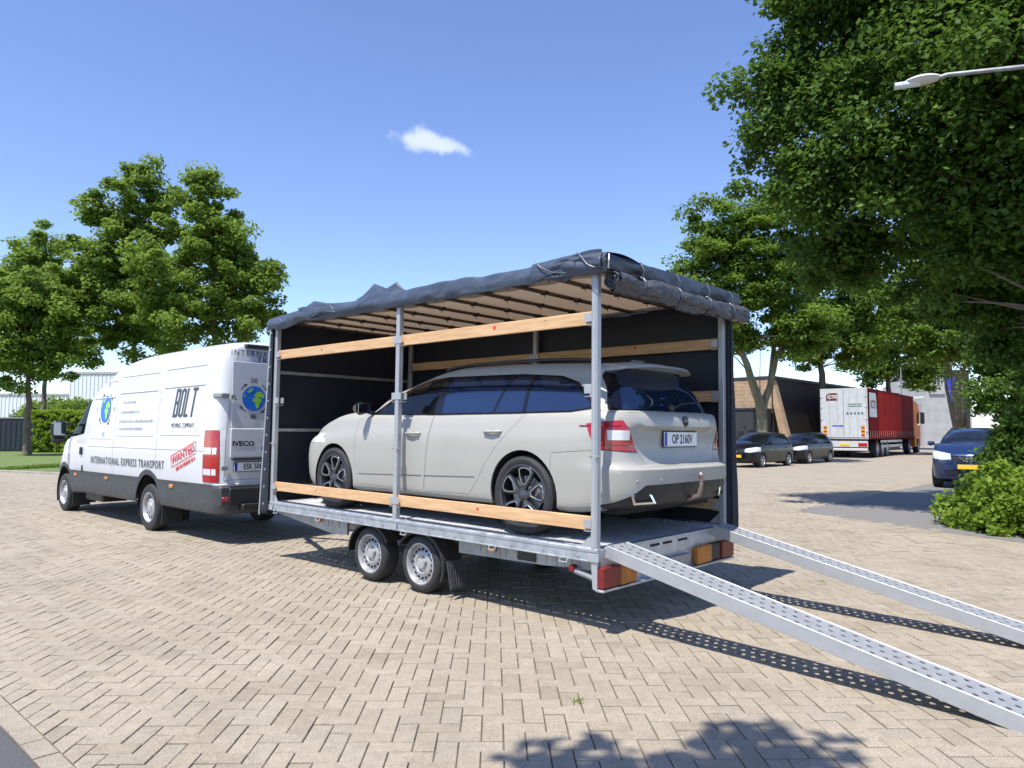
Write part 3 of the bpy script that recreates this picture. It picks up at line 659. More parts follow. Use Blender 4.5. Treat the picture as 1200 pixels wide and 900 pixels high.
    def rollend(y, nm, rr=.078):
        def f(u, v):
            a = u*2*math.pi; q = rr*(.05+.95*v)*(1+.12*ns(math.cos(a)*2, math.sin(a)*2, 5)); return (-.115+q*math.cos(a), y+.014*math.sin(v*17+a)*(1 if y > 0 else -1)+.008*ns(math.cos(a)*3*v, math.sin(a)*3*v, 8), 2.588+q*math.sin(a)*.92)
        sheet(nm, f, 36, 16, M_tarp2)
    rollend(HW-.048, 'roll_end'); rollend(-HW-.052, 'roll_end')
    for y in (.62, .08, -.42, -.86):
        b = MB(); b.tube([(-.115+.066*math.cos(a), y+.004*math.sin(2*a), 2.588+.066*math.sin(a)) for a in [2*math.pi*k/14 for k in range(14)]], .010, 6, closed=True)
        b.tube([(-.15, y, 2.645), (-.165, y, 2.70), (-.13, y, 2.765)], .008, 6); b.build('tie_strap', M_tarp, T)
    b = MB(); b.tube([(-.10, HW+.03, 2.755), (-.115, HW+.045, 2.72), (-.105, HW+.05, 2.66), (-.10, HW+.03, 2.64)], .008, 6); b.tube([(-.13, HW+.02, 2.76), (-.14, HW+.035, 2.71), (-.13, HW+.03, 2.65)], .006, 6); b.build('curtain_buckle', M_alu, T)
    return T
def _hash(i, j, k): 
    n = (i*374761393+j*668265263+k*2147483647) & 0xffffffff; n = ((n ^ (n >> 13))*1274126177) & 0xffffffff; return ((n ^ (n >> 16)) & 0xffff)/32767.5-1
def noise3(x, y, z):
    i, j, k = math.floor(x), math.floor(y), math.floor(z); u, v, w = x-i, y-j, z-k
    u, v, w = u*u*(3-2*u), v*v*(3-2*v), w*w*(3-2*w); r = 0
    for a in (0, 1):
        for b in (0, 1):
            for c in (0, 1): r += _hash(i+a, j+b, k+c)*(u if a else 1-u)*(v if b else 1-v)*(w if c else 1-w)
    return r
def roof_mat():
    m = bpy.data.materials.new('pale translucent roof sheet'); m.use_nodes = True; nt = m.node_tree; nt.nodes.clear(); N = nt.nodes.new; L = nt.links.new
    o = N('ShaderNodeOutputMaterial'); d = N('ShaderNodeBsdfDiffuse'); d.inputs['Color'].default_value = (.62, .57, .50, 1); t = N('ShaderNodeBsdfTranslucent'); t.inputs['Color'].default_value = (.66, .56, .46, 1)
    x = N('ShaderNodeMixShader'); x.inputs['Fac'].default_value = .43; L(d.outputs[0], x.inputs[1]); L(t.outputs[0], x.inputs[2]); L(x.outputs[0], o.inputs['Surface']); return m
M_roof_in = roof_mat()
M_tarp2 = mat('grey tarpaulin reverse', (.075, .08, .10), .45, var=.3, vscale=6, bump=.4, bscale=16, rvar=.1)
trailer = build_trailer()
def build_ramp(y0, y1, xe, label):
    top = TRAILER_M @ Vector((-.03, (y0+y1)/2, ZD+.012)); end = Vector((xe, (y0+y1)/2, .045))
    d = end-top; ln = d.length; w = abs(y1-y0)
    X = d.normalized(); Y = Vector((0, 1, 0)); Y = (Y-X*Y.dot(X)).normalized(); Z = X.cross(Y)
    if Z.z < 0: Y = -Y; Z = X.cross(Y)
    Mx = Matrix(((X.x, Y.x, Z.x, top.x), (X.y, Y.y, Z.y, top.y), (X.z, Y.z, Z.z, top.z), (0, 0, 0, 1)))
    R = empty('loading_ramp', label=label, category='ramp', group='loading ramps hooked on the trailer'); R.matrix_world = Mx
    p = MB(); perforated(p, 0, ln, -w/2+.006, w/2-.006, 0, 3, int(ln/.070), .0165, raise_=.0012); p.build('tread_plate', M_alu, R)
    for s in (1, -1):
        b = MB(); b.cbox(0, ln, s*(w/2-.006), s*(w/2), -.085, .006, .003); b.build('side_flange', M_alu, R)
    for k in range(1, 6):
        b = MB(); b.cbox(ln*k/6-.01, ln*k/6+.01, -w/2+.006, w/2-.006, -.06, -.012, .002); b.build('cross_brace', M_zinc2, R)
    b = MB(); b.cbox(-.03, .02, -w/2+.01, w/2-.01, -.03, -.012, .003); b.build('hook', M_zinc, R)
    return R
build_ramp(.915, .652, -2.62, 'perforated aluminium loading ramp on the side of the open curtain')
build_ramp(-.715, -.955, -2.62, 'perforated aluminium loading ramp on the side of the tarpaulin wall')
# ------------------------------------------------------------------ vehicle bodies: smooth shells from a net of control points, cut into panels
def pchip(t, Y, tq):
    """shape-preserving cubic through Y (n, ...) at knots t"""
    t = np.asarray(t, float); Y = np.asarray(Y, float); h = np.diff(t); sh = (len(h),)+(1,)*(Y.ndim-1); hh = h.reshape(sh)
    d = np.diff(Y, axis=0)/hh; m = np.zeros_like(Y)
    w1 = 2*hh[1:]+hh[:-1]; w2 = hh[1:]+2*hh[:-1]; a, b = d[:-1], d[1:]
    with np.errstate(divide='ignore', invalid='ignore'):
        hm = (w1+w2)/(w1/a+w2/b)
    m[1:-1] = np.where(a*b > 0, hm, 0); m[0] = d[0]; m[-1] = d[-1]
    i = np.clip(np.searchsorted(t, tq, side='right')-1, 0, len(t)-2); s = (tq-t[i])/h[i]
    sh = (len(tq),)+(1,)*(Y.ndim-1); s = s.reshape(sh); H = h[i].reshape(sh)
    return (2*s**3-3*s**2+1)*Y[i]+(s**3-2*s**2+s)*H*m[i]+(-2*s**3+3*s**2)*Y[i+1]+(s**3-s**2)*H*m[i+1]
def net_grid(C, step_r, step_c):
    C = np.asarray(C, float)
    tc = np.concatenate([[0], np.cumsum(np.linalg.norm(np.diff(C, axis=1), axis=2).mean(0)+1e-3)])
    tr = np.concatenate([[0], np.cumsum(np.linalg.norm(np.diff(C, axis=0), axis=2).mean(1)+1e-3)])
    def q(t, step):
        out = []
        for a, b in zip(t[:-1], t[1:]):
            n = max(1, int(round((b-a)/step))); out += [a+(b-a)*k/n for k in range(n)]
        return np.array(out+[t[-1]])
    G = pchip(tr, C, q(tr, step_r))
    G = np.transpose(pchip(tc, np.transpose(G, (1, 0, 2)), q(tc, step_c)), (1, 0, 2))
    return G
def inside(poly, x, z):
    r = False; n = len(poly); j = n-1
    for i in range(n):
        xi, zi = poly[i]; xj, zj = poly[j]
        if (zi > z) != (zj > z) and x < (xj-xi)*(z-zi)/(zj-zi)+xi: r = not r
        j = i
    return r
class Shell:
    """half body (y >= 0) as a bmesh that can be cut along outlines drawn in side view (x,z) or end view (y,z)"""
    def __init__(s, C, step_r=.035, step_c=.05):
        G = net_grid(C, step_r, step_c); nr, nc, _ = G.shape; G[:, :, 1] = np.maximum(G[:, :, 1], 0)
        s.bm = bmesh.new(); V = [[s.bm.verts.new(G[i, j]) for j in range(nc)] for i in range(nr)]
        for i in range(nr-1):
            for j in range(nc-1):
                try: s.bm.faces.new((V[i][j], V[i][j+1], V[i+1][j+1], V[i+1][j]))
                except ValueError: pass
        bmesh.ops.remove_doubles(s.bm, verts=s.bm.verts, dist=1e-4)
        bmesh.ops.dissolve_degenerate(s.bm, dist=1e-5, edges=s.bm.edges)
        bmesh.ops.recalc_face_normals(s.bm, faces=s.bm.faces)
        # outward = +y for the side
        t = sum(f.normal.y*f.calc_area() for f in s.bm.faces)
        if t < 0: bmesh.ops.reverse_faces(s.bm, faces=s.bm.faces)
        s.bm.normal_update(); s.tree = BVHTree.FromBMesh(s.bm); s.parts = {}
    def side(s, x, z, off=0.0):
        """point on the side surface at (x, z)"""
        h = s.tree.ray_cast(Vector((x, 4, z)), Vector((0, -1, 0)))
        return (h[0]+h[1]*off) if h[0] is not None else Vector((x, .8, z))
    def end(s, y, z, front=False, off=0.0):
        h = s.tree.ray_cast(Vector((9 if front else -9, y, z)), Vector((-1 if front else 1, 0, 0)))
        return (h[0]+h[1]*off) if h[0] is not None else Vector((0, y, z))
    def cut(s, poly, axis, where):
        """cut along a closed outline; axis 'y': (x,z) outline seen from the side, 'x': (y,z) outline seen from the end"""
        a = 0 if axis == 'y' else 1; n = len(poly)
        lo = (min(p[0] for p in poly)-.02, min(p[1] for p in poly)-.02); hi = (max(p[0] for p in poly)+.02, max(p[1] for p in poly)+.02)
        for i in range(n):
            p, q = poly[i], poly[(i+1) % n]; d = (q[0]-p[0], q[1]-p[1]); ln = math.hypot(*d)
            if ln < 1e-6: continue
            no = (d[1]/ln, -d[0]/ln)
            x0, x1 = min(p[0], q[0])-.004, max(p[0], q[0])+.004; z0, z1 = min(p[1], q[1])-.004, max(p[1], q[1])+.004
            fs = []
            for f in s.bm.faces:
                c = f.calc_center_median()
                if not where(c): continue
                us = [v.co[a] for v in f.verts]; zs = [v.co.z for v in f.verts]
                if max(us) < x0 or min(us) > x1 or max(zs) < z0 or min(zs) > z1: continue
                dd = [(u-p[0])*no[0]+(z-p[1])*no[1] for u, z in zip(us, zs)]
                if min(dd) < -1e-5 and max(dd) > 1e-5: fs.append(f)
            if not fs: continue
            es = list({e for f in fs for e in f.edges}); vs = list({v for f in fs for v in f.verts})
            co = (p[0], 0, p[1]) if axis == 'y' else (0, p[0], p[1]); nn = (no[0], 0, no[1]) if axis == 'y' else (0, no[0], no[1])
            bmesh.ops.bisect_plane(s.bm, geom=fs+es+vs, dist=1e-5, plane_co=co, plane_no=nn)
    def remove(s, test):
        bmesh.ops.delete(s.bm, geom=[f for f in s.bm.faces if test(f.calc_center_median())], context='FACES')
    def split(s, rules, default):
        """rules: (tag, test(center, normal)) in order -> {tag: [faces]}"""
        s.bm.normal_update(); out = {}
        for f in s.bm.faces:
            c = f.calc_center_median(); tag = default
            for t, fn in rules:
                if fn(c, f.normal): tag = t; break
            out.setdefault(tag, []).append(f)
        return out
    def panel(s, faces, sides, gap=.0022, depth=.014, sink=0.0):
        """faces -> verts, faces with a narrow gap at the rim and a turned-in flange; sides 'left','right','both'"""
        vi = {}; V = []; F = []; N = []
        for f in faces:
            for v in f.verts:
                if v not in vi: vi[v] = len(V); V.append(v.co.copy()); N.append(v.normal.copy())
        cnt = {}
        for f in faces:
            F.append([vi[v] for v in f.verts])
            for e in f.edges: cnt[e] = cnt.get(e, 0)+1
        rim = [e for e, c in cnt.items() if c == 1 and not (abs(e.verts[0].co.y) < 2e-4 and abs(e.verts[1].co.y) < 2e-4)]
        inn = {}
        for f in faces:
            c = f.calc_center_median()
            for v in f.verts: inn.setdefault(v, []).append(c)
        rv = {v for e in rim for v in e.verts}
        ed = {}
        for e in rim:
            t = (e.verts[1].co-e.verts[0].co)
            for v in e.verts: ed.setdefault(v, []).append(t)
        for v in rv:
            c = sum(inn[v], Vector())/len(inn[v]); d = c-v.co; d -= v.normal*d.dot(v.normal)
            t = ed[v][0].normalized(); d -= t*d.dot(t) if len(ed[v]) == 2 and abs(ed[v][0].normalized().dot(ed[v][1].normalized())) > .8 else 0*t
            if d.length > 1e-6: V[vi[v]] = v.co+d.normalized()*gap
            if abs(v.co.y) < 2e-4: V[vi[v]].y = 0
        if sink:
            for i in range(len(V)): V[i] = V[i]-N[i]*sink
        if depth:
            lo = {}
            for v in rv: lo[v] = len(V); V.append(V[vi[v]]-v.normal*depth)
            for e in rim:
                a, b = e.verts
                for f in e.link_faces:
                    if f in cnt or True:
                        pass
                F.append([vi[a], vi[b], lo[b], lo[a]])
        res = []
        if sides in ('left', 'both'): res.append((V, F))
        if sides in ('right', 'both'):
            res.append(([Vector((v.x, -v.y, v.z)) for v in V], [f[::-1] for f in F]))
        return res
def shell_object(name, pieces, m, parent, smooth=38, **props):
    V = []; F = []
    for v, f in pieces:
        b = len(V); V += v; F += [[i+b for i in q] for q in f]
    bm = bmesh.new(); vs = [bm.verts.new(v) for v in V]
    for q in F:
        try: bm.faces.new([vs[i] for i in q])
        except ValueError: pass
    if len(pieces) == 2: bmesh.ops.remove_doubles(bm, verts=[v for v in bm.verts if abs(v.co.y) < 3e-4], dist=5e-4)
    me = bpy.data.meshes.new(name); bm.to_mesh(me); bm.free(); me.materials.append(m)
    me.shade_smooth(); me.set_sharp_from_angle(angle=math.radians(smooth))
    return link(bpy.data.objects.new(name, me), parent, **props)
M_liner = mat('wheel arch liner', (.012, .012, .013), .9)
def arch_liner(parent, x, z, R, y0, y1):
    mb = MB(); mb.lathe([(R, y0), (R, y1), (.02, y1)], 26, origin=(x, 0, z), a0=math.radians(-25), a1=math.radians(205)); mb.build('wheel_arch_liner', M_liner, parent)
def poly_arch(x, z, R, n=26, zb=None):
    """arch outline in side view"""
    a0, a1 = math.radians(-32), math.radians(212)
    return [(x+R*math.cos(a0+(a1-a0)*k/n), z+R*math.sin(a0+(a1-a0)*k/n)) for k in range(n+1)]
# ------------------------------------------------------------------ cars
def estate_net():
    rows = []
    def ring(z, w, xr, xf, zr=None, zf=None, xs=(-.45, 0, .6, 1.2, 1.8, 2.25, 2.70), rc=.2, xo=None):
        xo = xr if xo is None else xo
        zr = z if zr is None else zr; zf = z if zf is None else zf
        P = [(xr, 0, zr), (xr+.012, .42*w/.9, zr), (xo+.065, .70*w/.9, zr), (xo+rc+.035, .945*w, zr*.6+z*.4)]
        for i, x in enumerate(xs): P.append((x, (.992, 1, 1, 1, 1, .997, .985)[i]*w, z if i < 5 else z+(zf-z)*(.25, .55)[i-5]))
        P += [(xf-.38, .935*w, z+(zf-z)*.85), (xf-.15, .74*w, zf), (xf-.035, .38*w, zf), (xf, 0, zf)]
        return P
    rows.append(ring(.215, .80, -.90, 3.42, .25, .19))
    rows.append(ring(.245, .875, -.985, 3.52, .29, .22))
    rows.append(ring(.40, .896, -1.030, 3.58, .40, .36))
    rows.append(ring(.56, .905, -1.040, 3.585, .555, .52))
    rows.append(ring(.60, .9055, -.955, 3.58, .590, .58, xo=-.985))
    rows.append(ring(.72, .906, -.915, 3.56, .745, .655, xo=-.952))
    rows.append(ring(.80, .901, -.922, 3.53, .845, .70, xo=-.956))
    rows.append(ring(.835, .892, -.978, 3.50, .885, .725, xo=-.960))
    rows.append(ring(.90, .878, -.970, 3.455, .945, .75, xo=-.955))
    belt = ring(.948, .862, -.945, 3.39, .985, .775)
    for c, zz in ((9, .945), (10, .905), (11, .850), (12, .800), (13, .785), (14, .78)): belt[c] = (belt[c][0], belt[c][1], zz)
    rows.append(belt)
    cowl = [(-.905, 0, 1.0), (-.895, .40, 1.0), (-.845, .645, 1.0), (-.665, .785, 1.0), (-.42, .822, .992), (0, .832, .986), (.6, .836, .982), (1.2, .836, .978), (1.75, .828, .978), (2.16, .80, .985),
            (2.26, .745, .992), (2.38, .62, 1.004), (2.49, .42, 1.014), (2.555, .2, 1.02), (2.57, 0, 1.022)]
    for t in (.12, .40, .72):
        r = []
        for c in range(15):
            a, b = belt[c], cowl[c]; bul = (.040*math.sin(t*math.pi*.95) if c >= 10 else .006*math.sin(t*math.pi))
            tt = t if c >= 9 else t
            r.append((a[0]+(b[0]-a[0])*tt, a[1]+(b[1]-a[1])*(tt**1.5 if c >= 10 else tt), a[2]+(b[2]-a[2])*(tt**.85)+bul))
        rows.append(r)
    rows.append(cowl)
    rows.append([(-.805, 0, 1.17), (-.795, .37, 1.17), (-.745, .585, 1.165), (-.585, .708, 1.16), (-.33, .742, 1.16), (0, .757, 1.165), (.6, .765, 1.17), (1.2, .765, 1.17), (1.62, .752, 1.165), (1.90, .715, 1.16),
            (1.98, .665, 1.165), (2.07, .55, 1.175), (2.14, .38, 1.185), (2.18, .19, 1.19), (2.19, 0, 1.193)])
    rows.append([(-.70, 0, 1.335), (-.69, .33, 1.33), (-.64, .515, 1.315), (-.50, .612, 1.285), (-.28, .645, 1.285), (0, .66, 1.30), (.6, .668, 1.315), (1.12, .667, 1.318), (1.38, .652, 1.31), (1.545, .622, 1.30),
            (1.615, .58, 1.302), (1.715, .47, 1.316), (1.785, .32, 1.329), (1.825, .16, 1.335), (1.835, 0, 1.337)])
    rows.append([(-.765, 0, 1.372), (-.745, .33, 1.365), (-.675, .50, 1.35), (-.50, .583, 1.332), (-.28, .612, 1.335), (0, .626, 1.348), (.6, .635, 1.366), (1.05, .632, 1.368), (1.27, .617, 1.36), (1.40, .588, 1.352),
            (1.46, .548, 1.352), (1.56, .44, 1.366), (1.62, .30, 1.378), (1.66, .15, 1.384), (1.67, 0, 1.386)])
    rows.append([(-.735, 0, 1.40), (-.715, .30, 1.394), (-.635, .45, 1.382), (-.47, .525, 1.375), (-.26, .552, 1.384), (0, .565, 1.396), (.6, .572, 1.414), (1.0, .57, 1.414), (1.16, .555, 1.406), (1.26, .53, 1.399),
            (1.31, .495, 1.397), (1.40, .40, 1.404), (1.45, .27, 1.411), (1.49, .13, 1.414), (1.50, 0, 1.415)])
    rows.append([(-.58, 0, 1.418), (-.56, .18, 1.415), (-.50, .27, 1.41), (-.38, .30, 1.408), (-.2, .32, 1.418), (0, .33, 1.428), (.55, .335, 1.444), (.85, .335, 1.444), (.98, .325, 1.438), (1.06, .31, 1.433),
            (1.10, .29, 1.431), (1.16, .23, 1.430), (1.2, .15, 1.431), (1.22, .07, 1.431), (1.23, 0, 1.431)])
    xs = [-.48, -.46, -.4, -.32, -.17, 0, .5, .75, .85, .9, .93, .96, .98, .99, 1.0]
    rows.append([(x, 0, 1.432+.020*(1-((x-.4)/1.0)**2)) for x in xs])
    return rows
def interp(x, a, b):
    for i in range(len(a)-1):
        if x <= a[i+1] or i == len(a)-2: return b[i]+(x-a[i])*(b[i+1]-b[i])/(a[i+1]-a[i])
CAR_GLASS = glass('tinted rear glass', (.010, .016, .04), .08, refl=2.15, rtint=(.62, .78, 1.0)); CAR_GLASS_F = glass('clear car glass', (.006, .008, .012), .62, refl=1.5)
M_gloss = mat('gloss black trim', (.008, .008, .009), .12, spec=.6)
M_seat = mat('dark seat fabric', (.02, .02, .022), .85)
M_chrome = mat('chrome', (.75, .76, .78), .12, 1.0)
M_mirrorglass = mat('mirror glass', (.30, .33, .38), .03, 1.0)
M_lens = mat('clear lamp lens', (.62, .64, .66), .12, spec=.7, coat=.6)
M_plate_w = mat('white number plate', (.80, .80, .80), .4); M_plate_y = mat('yellow number plate', (.80, .50, .04), .4); M_plate_b = mat('blue plate band', (.01, .05, .35), .4); M_ink = mat('black print', (.012, .012, .014), .5)
def alloy_wheel(parent, x, y, sgn, R=.321, w=.222, rimR=.246, style='twin', z=None, simple=False):
    z = R-.004 if z is None else z
    wh = bpy.data.objects.new('wheel', None); wh.location = (x, y, z); link(wh, parent); n = 28 if simple else 56
    t = MB(); t.lathe([(rimR-.004, -.025), (rimR+.002, -.006), (rimR+.012, 0), (R-.035, .003), (R-.014, -.008), (R-.003, -.024), (R, -.05), (R, -w+.05), (R-.003, -w+.024), (R-.03, -w), (rimR, -w+.004)], n, sgn=sgn)
    if not simple:
        vs = []; 
        for k in range(72):                                        # tread blocks on the shoulder
            a = 2*math.pi*k/72; c, s_ = math.cos(a), math.sin(a); c2, s2 = math.cos(a+.05), math.sin(a+.05)
            for y0, y1 in ((-.012, -.048), (-w+.048, -w+.012)):
                r0 = R+.001; r1 = R-.005 if y0 > -.1 else R+.001; r2 = R+.001 if y0 > -.1 else R-.005
                t.add([(c*r1, y0*sgn, s_*r1), (c2*r1, y0*sgn, s2*r1), (c2*r2, y1*sgn, s2*r2), (c*r2, y1*sgn, s_*r2), (c*(r1-.006), y0*sgn, s_*(r1-.006)), (c2*(r1-.006), y0*sgn, s2*(r1-.006)), (c2*(r2-.006), y1*sgn, s2*(r2-.006)), (c*(r2-.006), y1*sgn, s_*(r2-.006))], [(0, 1, 2, 3), (0, 1, 5, 4), (1, 2, 6, 5), (2, 3, 7, 6), (3, 0, 4, 7)])
        for g in (-.075, -.111, -.147): t.lathe([(R+.0006, g-.005), (R-.007, g), (R+.0006, g+.005)], n, sgn=sgn)
    t.build('tyre', M_rubber, wh, smooth=32)
    mr = mat('anthracite alloy', (.10, .10, .11), .32, .7); mf = mat('machined alloy face', (.55, .56, .58), .25, .85)
    if style == 'silver': mr = mat('silver alloy', (.50, .51, .52), .35, .6); mf = mr
    r = MB(); r.lathe([(rimR-.004, -.03), (rimR+.004, -.004), (rimR-.004, .0), (rimR-.014, -.006), (rimR-.022, -.03), (rimR-.030, -w+.03)], n, sgn=sgn); r.build('rim', mr, wh, smooth=32)
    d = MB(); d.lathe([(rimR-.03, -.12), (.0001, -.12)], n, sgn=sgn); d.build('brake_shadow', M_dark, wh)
    if not simple:
        d = MB(); d.lathe([(.155, -.075), (.155, -.088), (.02, -.088), (.02, -.075), (.155, -.075)], 36, sgn=sgn); d.build('brake_disc', M_zinc2, wh, smooth=30)
        d = MB(); d.prism([(.07, .07), (.14, .03), (.16, .09), (.10, .14)], -.10*sgn, -.055*sgn); d.build('brake_caliper', M_zinc2, wh)
    ns = 5
    for k in range(ns):
        a = 2*math.pi*k/ns+math.radians(90+8)
        def pol(rr, an): return (math.cos(a+an)*rr, math.sin(a+an)*rr)
        if simple:
            s = MB(); s.prism([pol(.05, -.35), pol(rimR-.012, -.16), pol(rimR-.012, .16), pol(.05, .35)], -.008*sgn, -.03*sgn); s.build('spoke', mf, wh); continue
        out = [pol(.048, -.34), pol(.085, -.36), pol(.150, -.42), pol(rimR-.030, -.40), pol(rimR-.010, -.24), pol(rimR-.008, 0), pol(rimR-.010, .24), pol(rimR-.030, .40), pol(.150, .42), pol(.085, .36), pol(.048, .34), pol(.044, 0)]
        inn = [pol(.094, -.16), pol(.105, -.22), pol(.155, -.315), pol(rimR-.042, -.31), pol(rimR-.026, -.19), pol(rimR-.024, 0), pol(rimR-.026, .19), pol(rimR-.042, .31), pol(.155, .315), pol(.105, .22), pol(.094, .16), pol(.090, 0)]
        m_ = len(out); s = MB(); vs = []
        for P, yy in ((out, -.012), (inn, -.006), (inn, -.055), (out, -.045)): vs += [(p[0], yy*sgn, p[1]) for p in P]
        fs = []
        for q in range(m_):
            e = (q+1) % m_
            for L_ in range(3): fs.append((L_*m_+q, L_*m_+e, (L_+1)*m_+e, (L_+1)*m_+q))
            fs.append((3*m_+q, 3*m_+e, e, q))
        s.add(vs, fs); s.build('spoke', mr, wh)
        l = MB(); l.tube([(p[0]*.985+q[0]*.015, -.006*sgn, p[1]*.985+q[1]*.015) for p, q in zip(inn, out)], .0042, 5, closed=True); l.build('spoke_edge', mf, wh, smooth=60)
    c = MB(); c.lathe([(.050, -.045), (.050, -.016), (.036, -.010), (.03, -.006), (.0001, -.005)], 24, sgn=sgn); c.build('hub_cap', mr if not simple else mf, wh, smooth=40)
    return wh
def number_plate(parent, text, loc, xdir, m=None, w=.52, h=.114, band=True, norm=None, size=.105):
    """pressed plate; xdir = reading direction"""
    m = m or M_plate_w; X = Vector(xdir).normalized(); U = Vector((0, 0, 1)); Z = X.cross(U)
    Mx = Matrix(((X.x, U.x, Z.x, loc[0]), (X.y, U.y, Z.y, loc[1]), (X.z, U.z, Z.z, loc[2]), (0, 0, 0, 1)))
    b = MB(); b.cbox(-w/2-.008, w/2+.008, -h/2-.008, h/2+.008, -.010, .0, .003, M=Mx); fr = b.build('plate_holder', M_black, parent)
    b = MB(); b.cbox(-w/2, w/2, -h/2, h/2, -.002, .004, .002, M=Mx); pl = b.build('number_plate', m, parent)
    if band: b = MB(); b.box(-w/2+.004, -w/2+.044, -h/2+.004, h/2-.004, .003, .0048); b.v = [Mx @ Vector(p) for p in b.v]; b.build('country_band', M_plate_b, pl)
    if text: text_part('plate_text', text, M_ink, pl, Mx @ Vector((.02 if band else 0, -.002, .0046)), X, U, size, bold=.0022, xscale=.74, extrude=.0005)
    return pl
def build_car(name, label, category, paint, warpx=None, warpz=None, wy=1.0, step=(.032, .05), group=None, detail=True, wheels='twin', Rw=.321, plate_r=None, plate_f=None, kind='estate', nose=0.0):
    T = empty(name, label=label, category=category, group=group)
    def nz(x, z): t = min(1, max(0, (x-1.9)/1.2)); return z+nose*t*t*(3-2*t)*min(1, max(0, (z-.35)/.3))
    wx = (lambda x: interp(x, *warpx)) if warpx else (lambda x: x); wz = (lambda z: interp(z, *warpz)) if warpz else (lambda z: z)
    C = [[(wx(p[0]), p[1]*wy, wz(nz(p[0], p[2]))) for p in r] for r in estate_net()]
    S = Shell(C, *step); P2 = lambda poly: [(wx(x), wz(z)) for x, z in poly]; E2 = lambda poly: [(y*wy, wz(z)) for y, z in poly]
    wf = P2([(2.06, .992), (1.86, 1.105), (1.60, 1.248), (1.45, 1.290), (1.17, 1.312), (1.15, .985)])
    wr = P2([(1.065, .986), (1.085, 1.314), (.31, 1.303), (.41, .990)])
    wq1 = P2([(.385, .990), (.285, 1.302), (.085, 1.296), (.07, .993)])
    wq2 = P2([(.035, .993), (.045, 1.294), (-.20, 1.272), (-.38, 1.215), (-.60, 1.050), (-.585, 1.025), (-.45, 1.000)])
    trim = P2([(2.15, .980), (1.88, 1.128), (1.61, 1.272), (1.45, 1.312), (1.15, 1.334), (.2, 1.322), (-.22, 1.290), (-.41, 1.230), (-.66, 1.045), (-.615, 1.008), (-.45, .984), (0, .977), (1.2, .968)])
    df = P2([(2.27, .92), (2.295, .78), (2.30, .55), (2.25, .285), (1.23, .27), (1.20, .45), (1.165, .70), (1.125, .966), (2.15, .978)])
    dr = P2([(1.115, .966), (1.155, .70), (1.19, .45), (1.22, .27), (.62, .285), (.52, .40), (.40, .575), (.27, .72), (.13, .85), (0.0, .975)])
    tls = P2([(-.615, .897), (-.70, .708), (-1.4, .640), (-1.4, .985)])
    tle = E2([(.572, .640), (1.2, .64), (1.2, .99), (.772, .99)])
    rg = E2([(-.1, 1.012), (.665, 1.012), (.60, 1.15), (.505, 1.312), (.33, 1.326), (-.1, 1.33)])
    tg = E2([(-.1, .985), (.770, .985), (.735, .925), (.60, .690), (.535, .578), (-.1, .578)])
    bump = P2([(-.30, .668), (-.70, .700), (-1.5, .700), (-1.5, .05), (-.30, .05)])
    diff = E2([(-.1, .445), (.62, .440), (.84, .295), (.86, .1), (-.1, .1)])
    ar = poly_arch(wx(0), Rw+.005, Rw+.034); af = poly_arch(wx(2.686), Rw+.005, Rw+.034)
    side = lambda c: c.y > .45*wy; rear = lambda c: c.x < wx(-.50); front = lambda c: c.x > wx(2.9)
    for a in (ar, af): S.cut(a, 'y', lambda c: c.y > .5)
    S.remove(lambda c: c.y > .5 and (inside(ar, c.x, c.z) or inside(af, c.x, c.z)))
    for p in ((wf, wr, wq1, wq2, trim, df, dr, tls) if detail else (wf, wr, wq2, trim, df, dr, tls)): S.cut(p, 'y', side)
    ws = E2([(-.1, 1.045), (.42, 1.035), (.655, 1.022), (.60, 1.14), (.53, 1.295), (.30, 1.345), (-.1, 1.358)])
    S.cut(ws, 'x', lambda c: c.x > wx(1.3) and c.z > wz(.99))
    rgs = E2([(-.1, .998), (.745, .998), (.672, 1.15), (.565, 1.318), (.36, 1.345), (-.1, 1.352)])
    for p in (tle, rg, rgs, tg, diff): S.cut(p, 'x', rear)
    S.cut(bump, 'y', lambda c: c.x < wx(-.2))
    hl = E2([(.41, .655), (.62, .640), (.98, .70), (1.0, .80), (.80, .792), (.42, .742)] if detail else [(.40, .66), (.62, .640), (.98, .70), (1.0, .87), (.80, .87), (.42, .80)]); gr = E2([(-.1, .585), (.36, .60), (.385, .735), (-.1, .752)]); it = E2([(-.1, .27), (.48, .27), (.60, .40), (-.1, .44)])
    for p in (hl, gr, it): S.cut(p, 'x', front)
    hood = lambda c: c.x > wx(2.2) and c.z > wz(.80)
    ck = wz(.972)
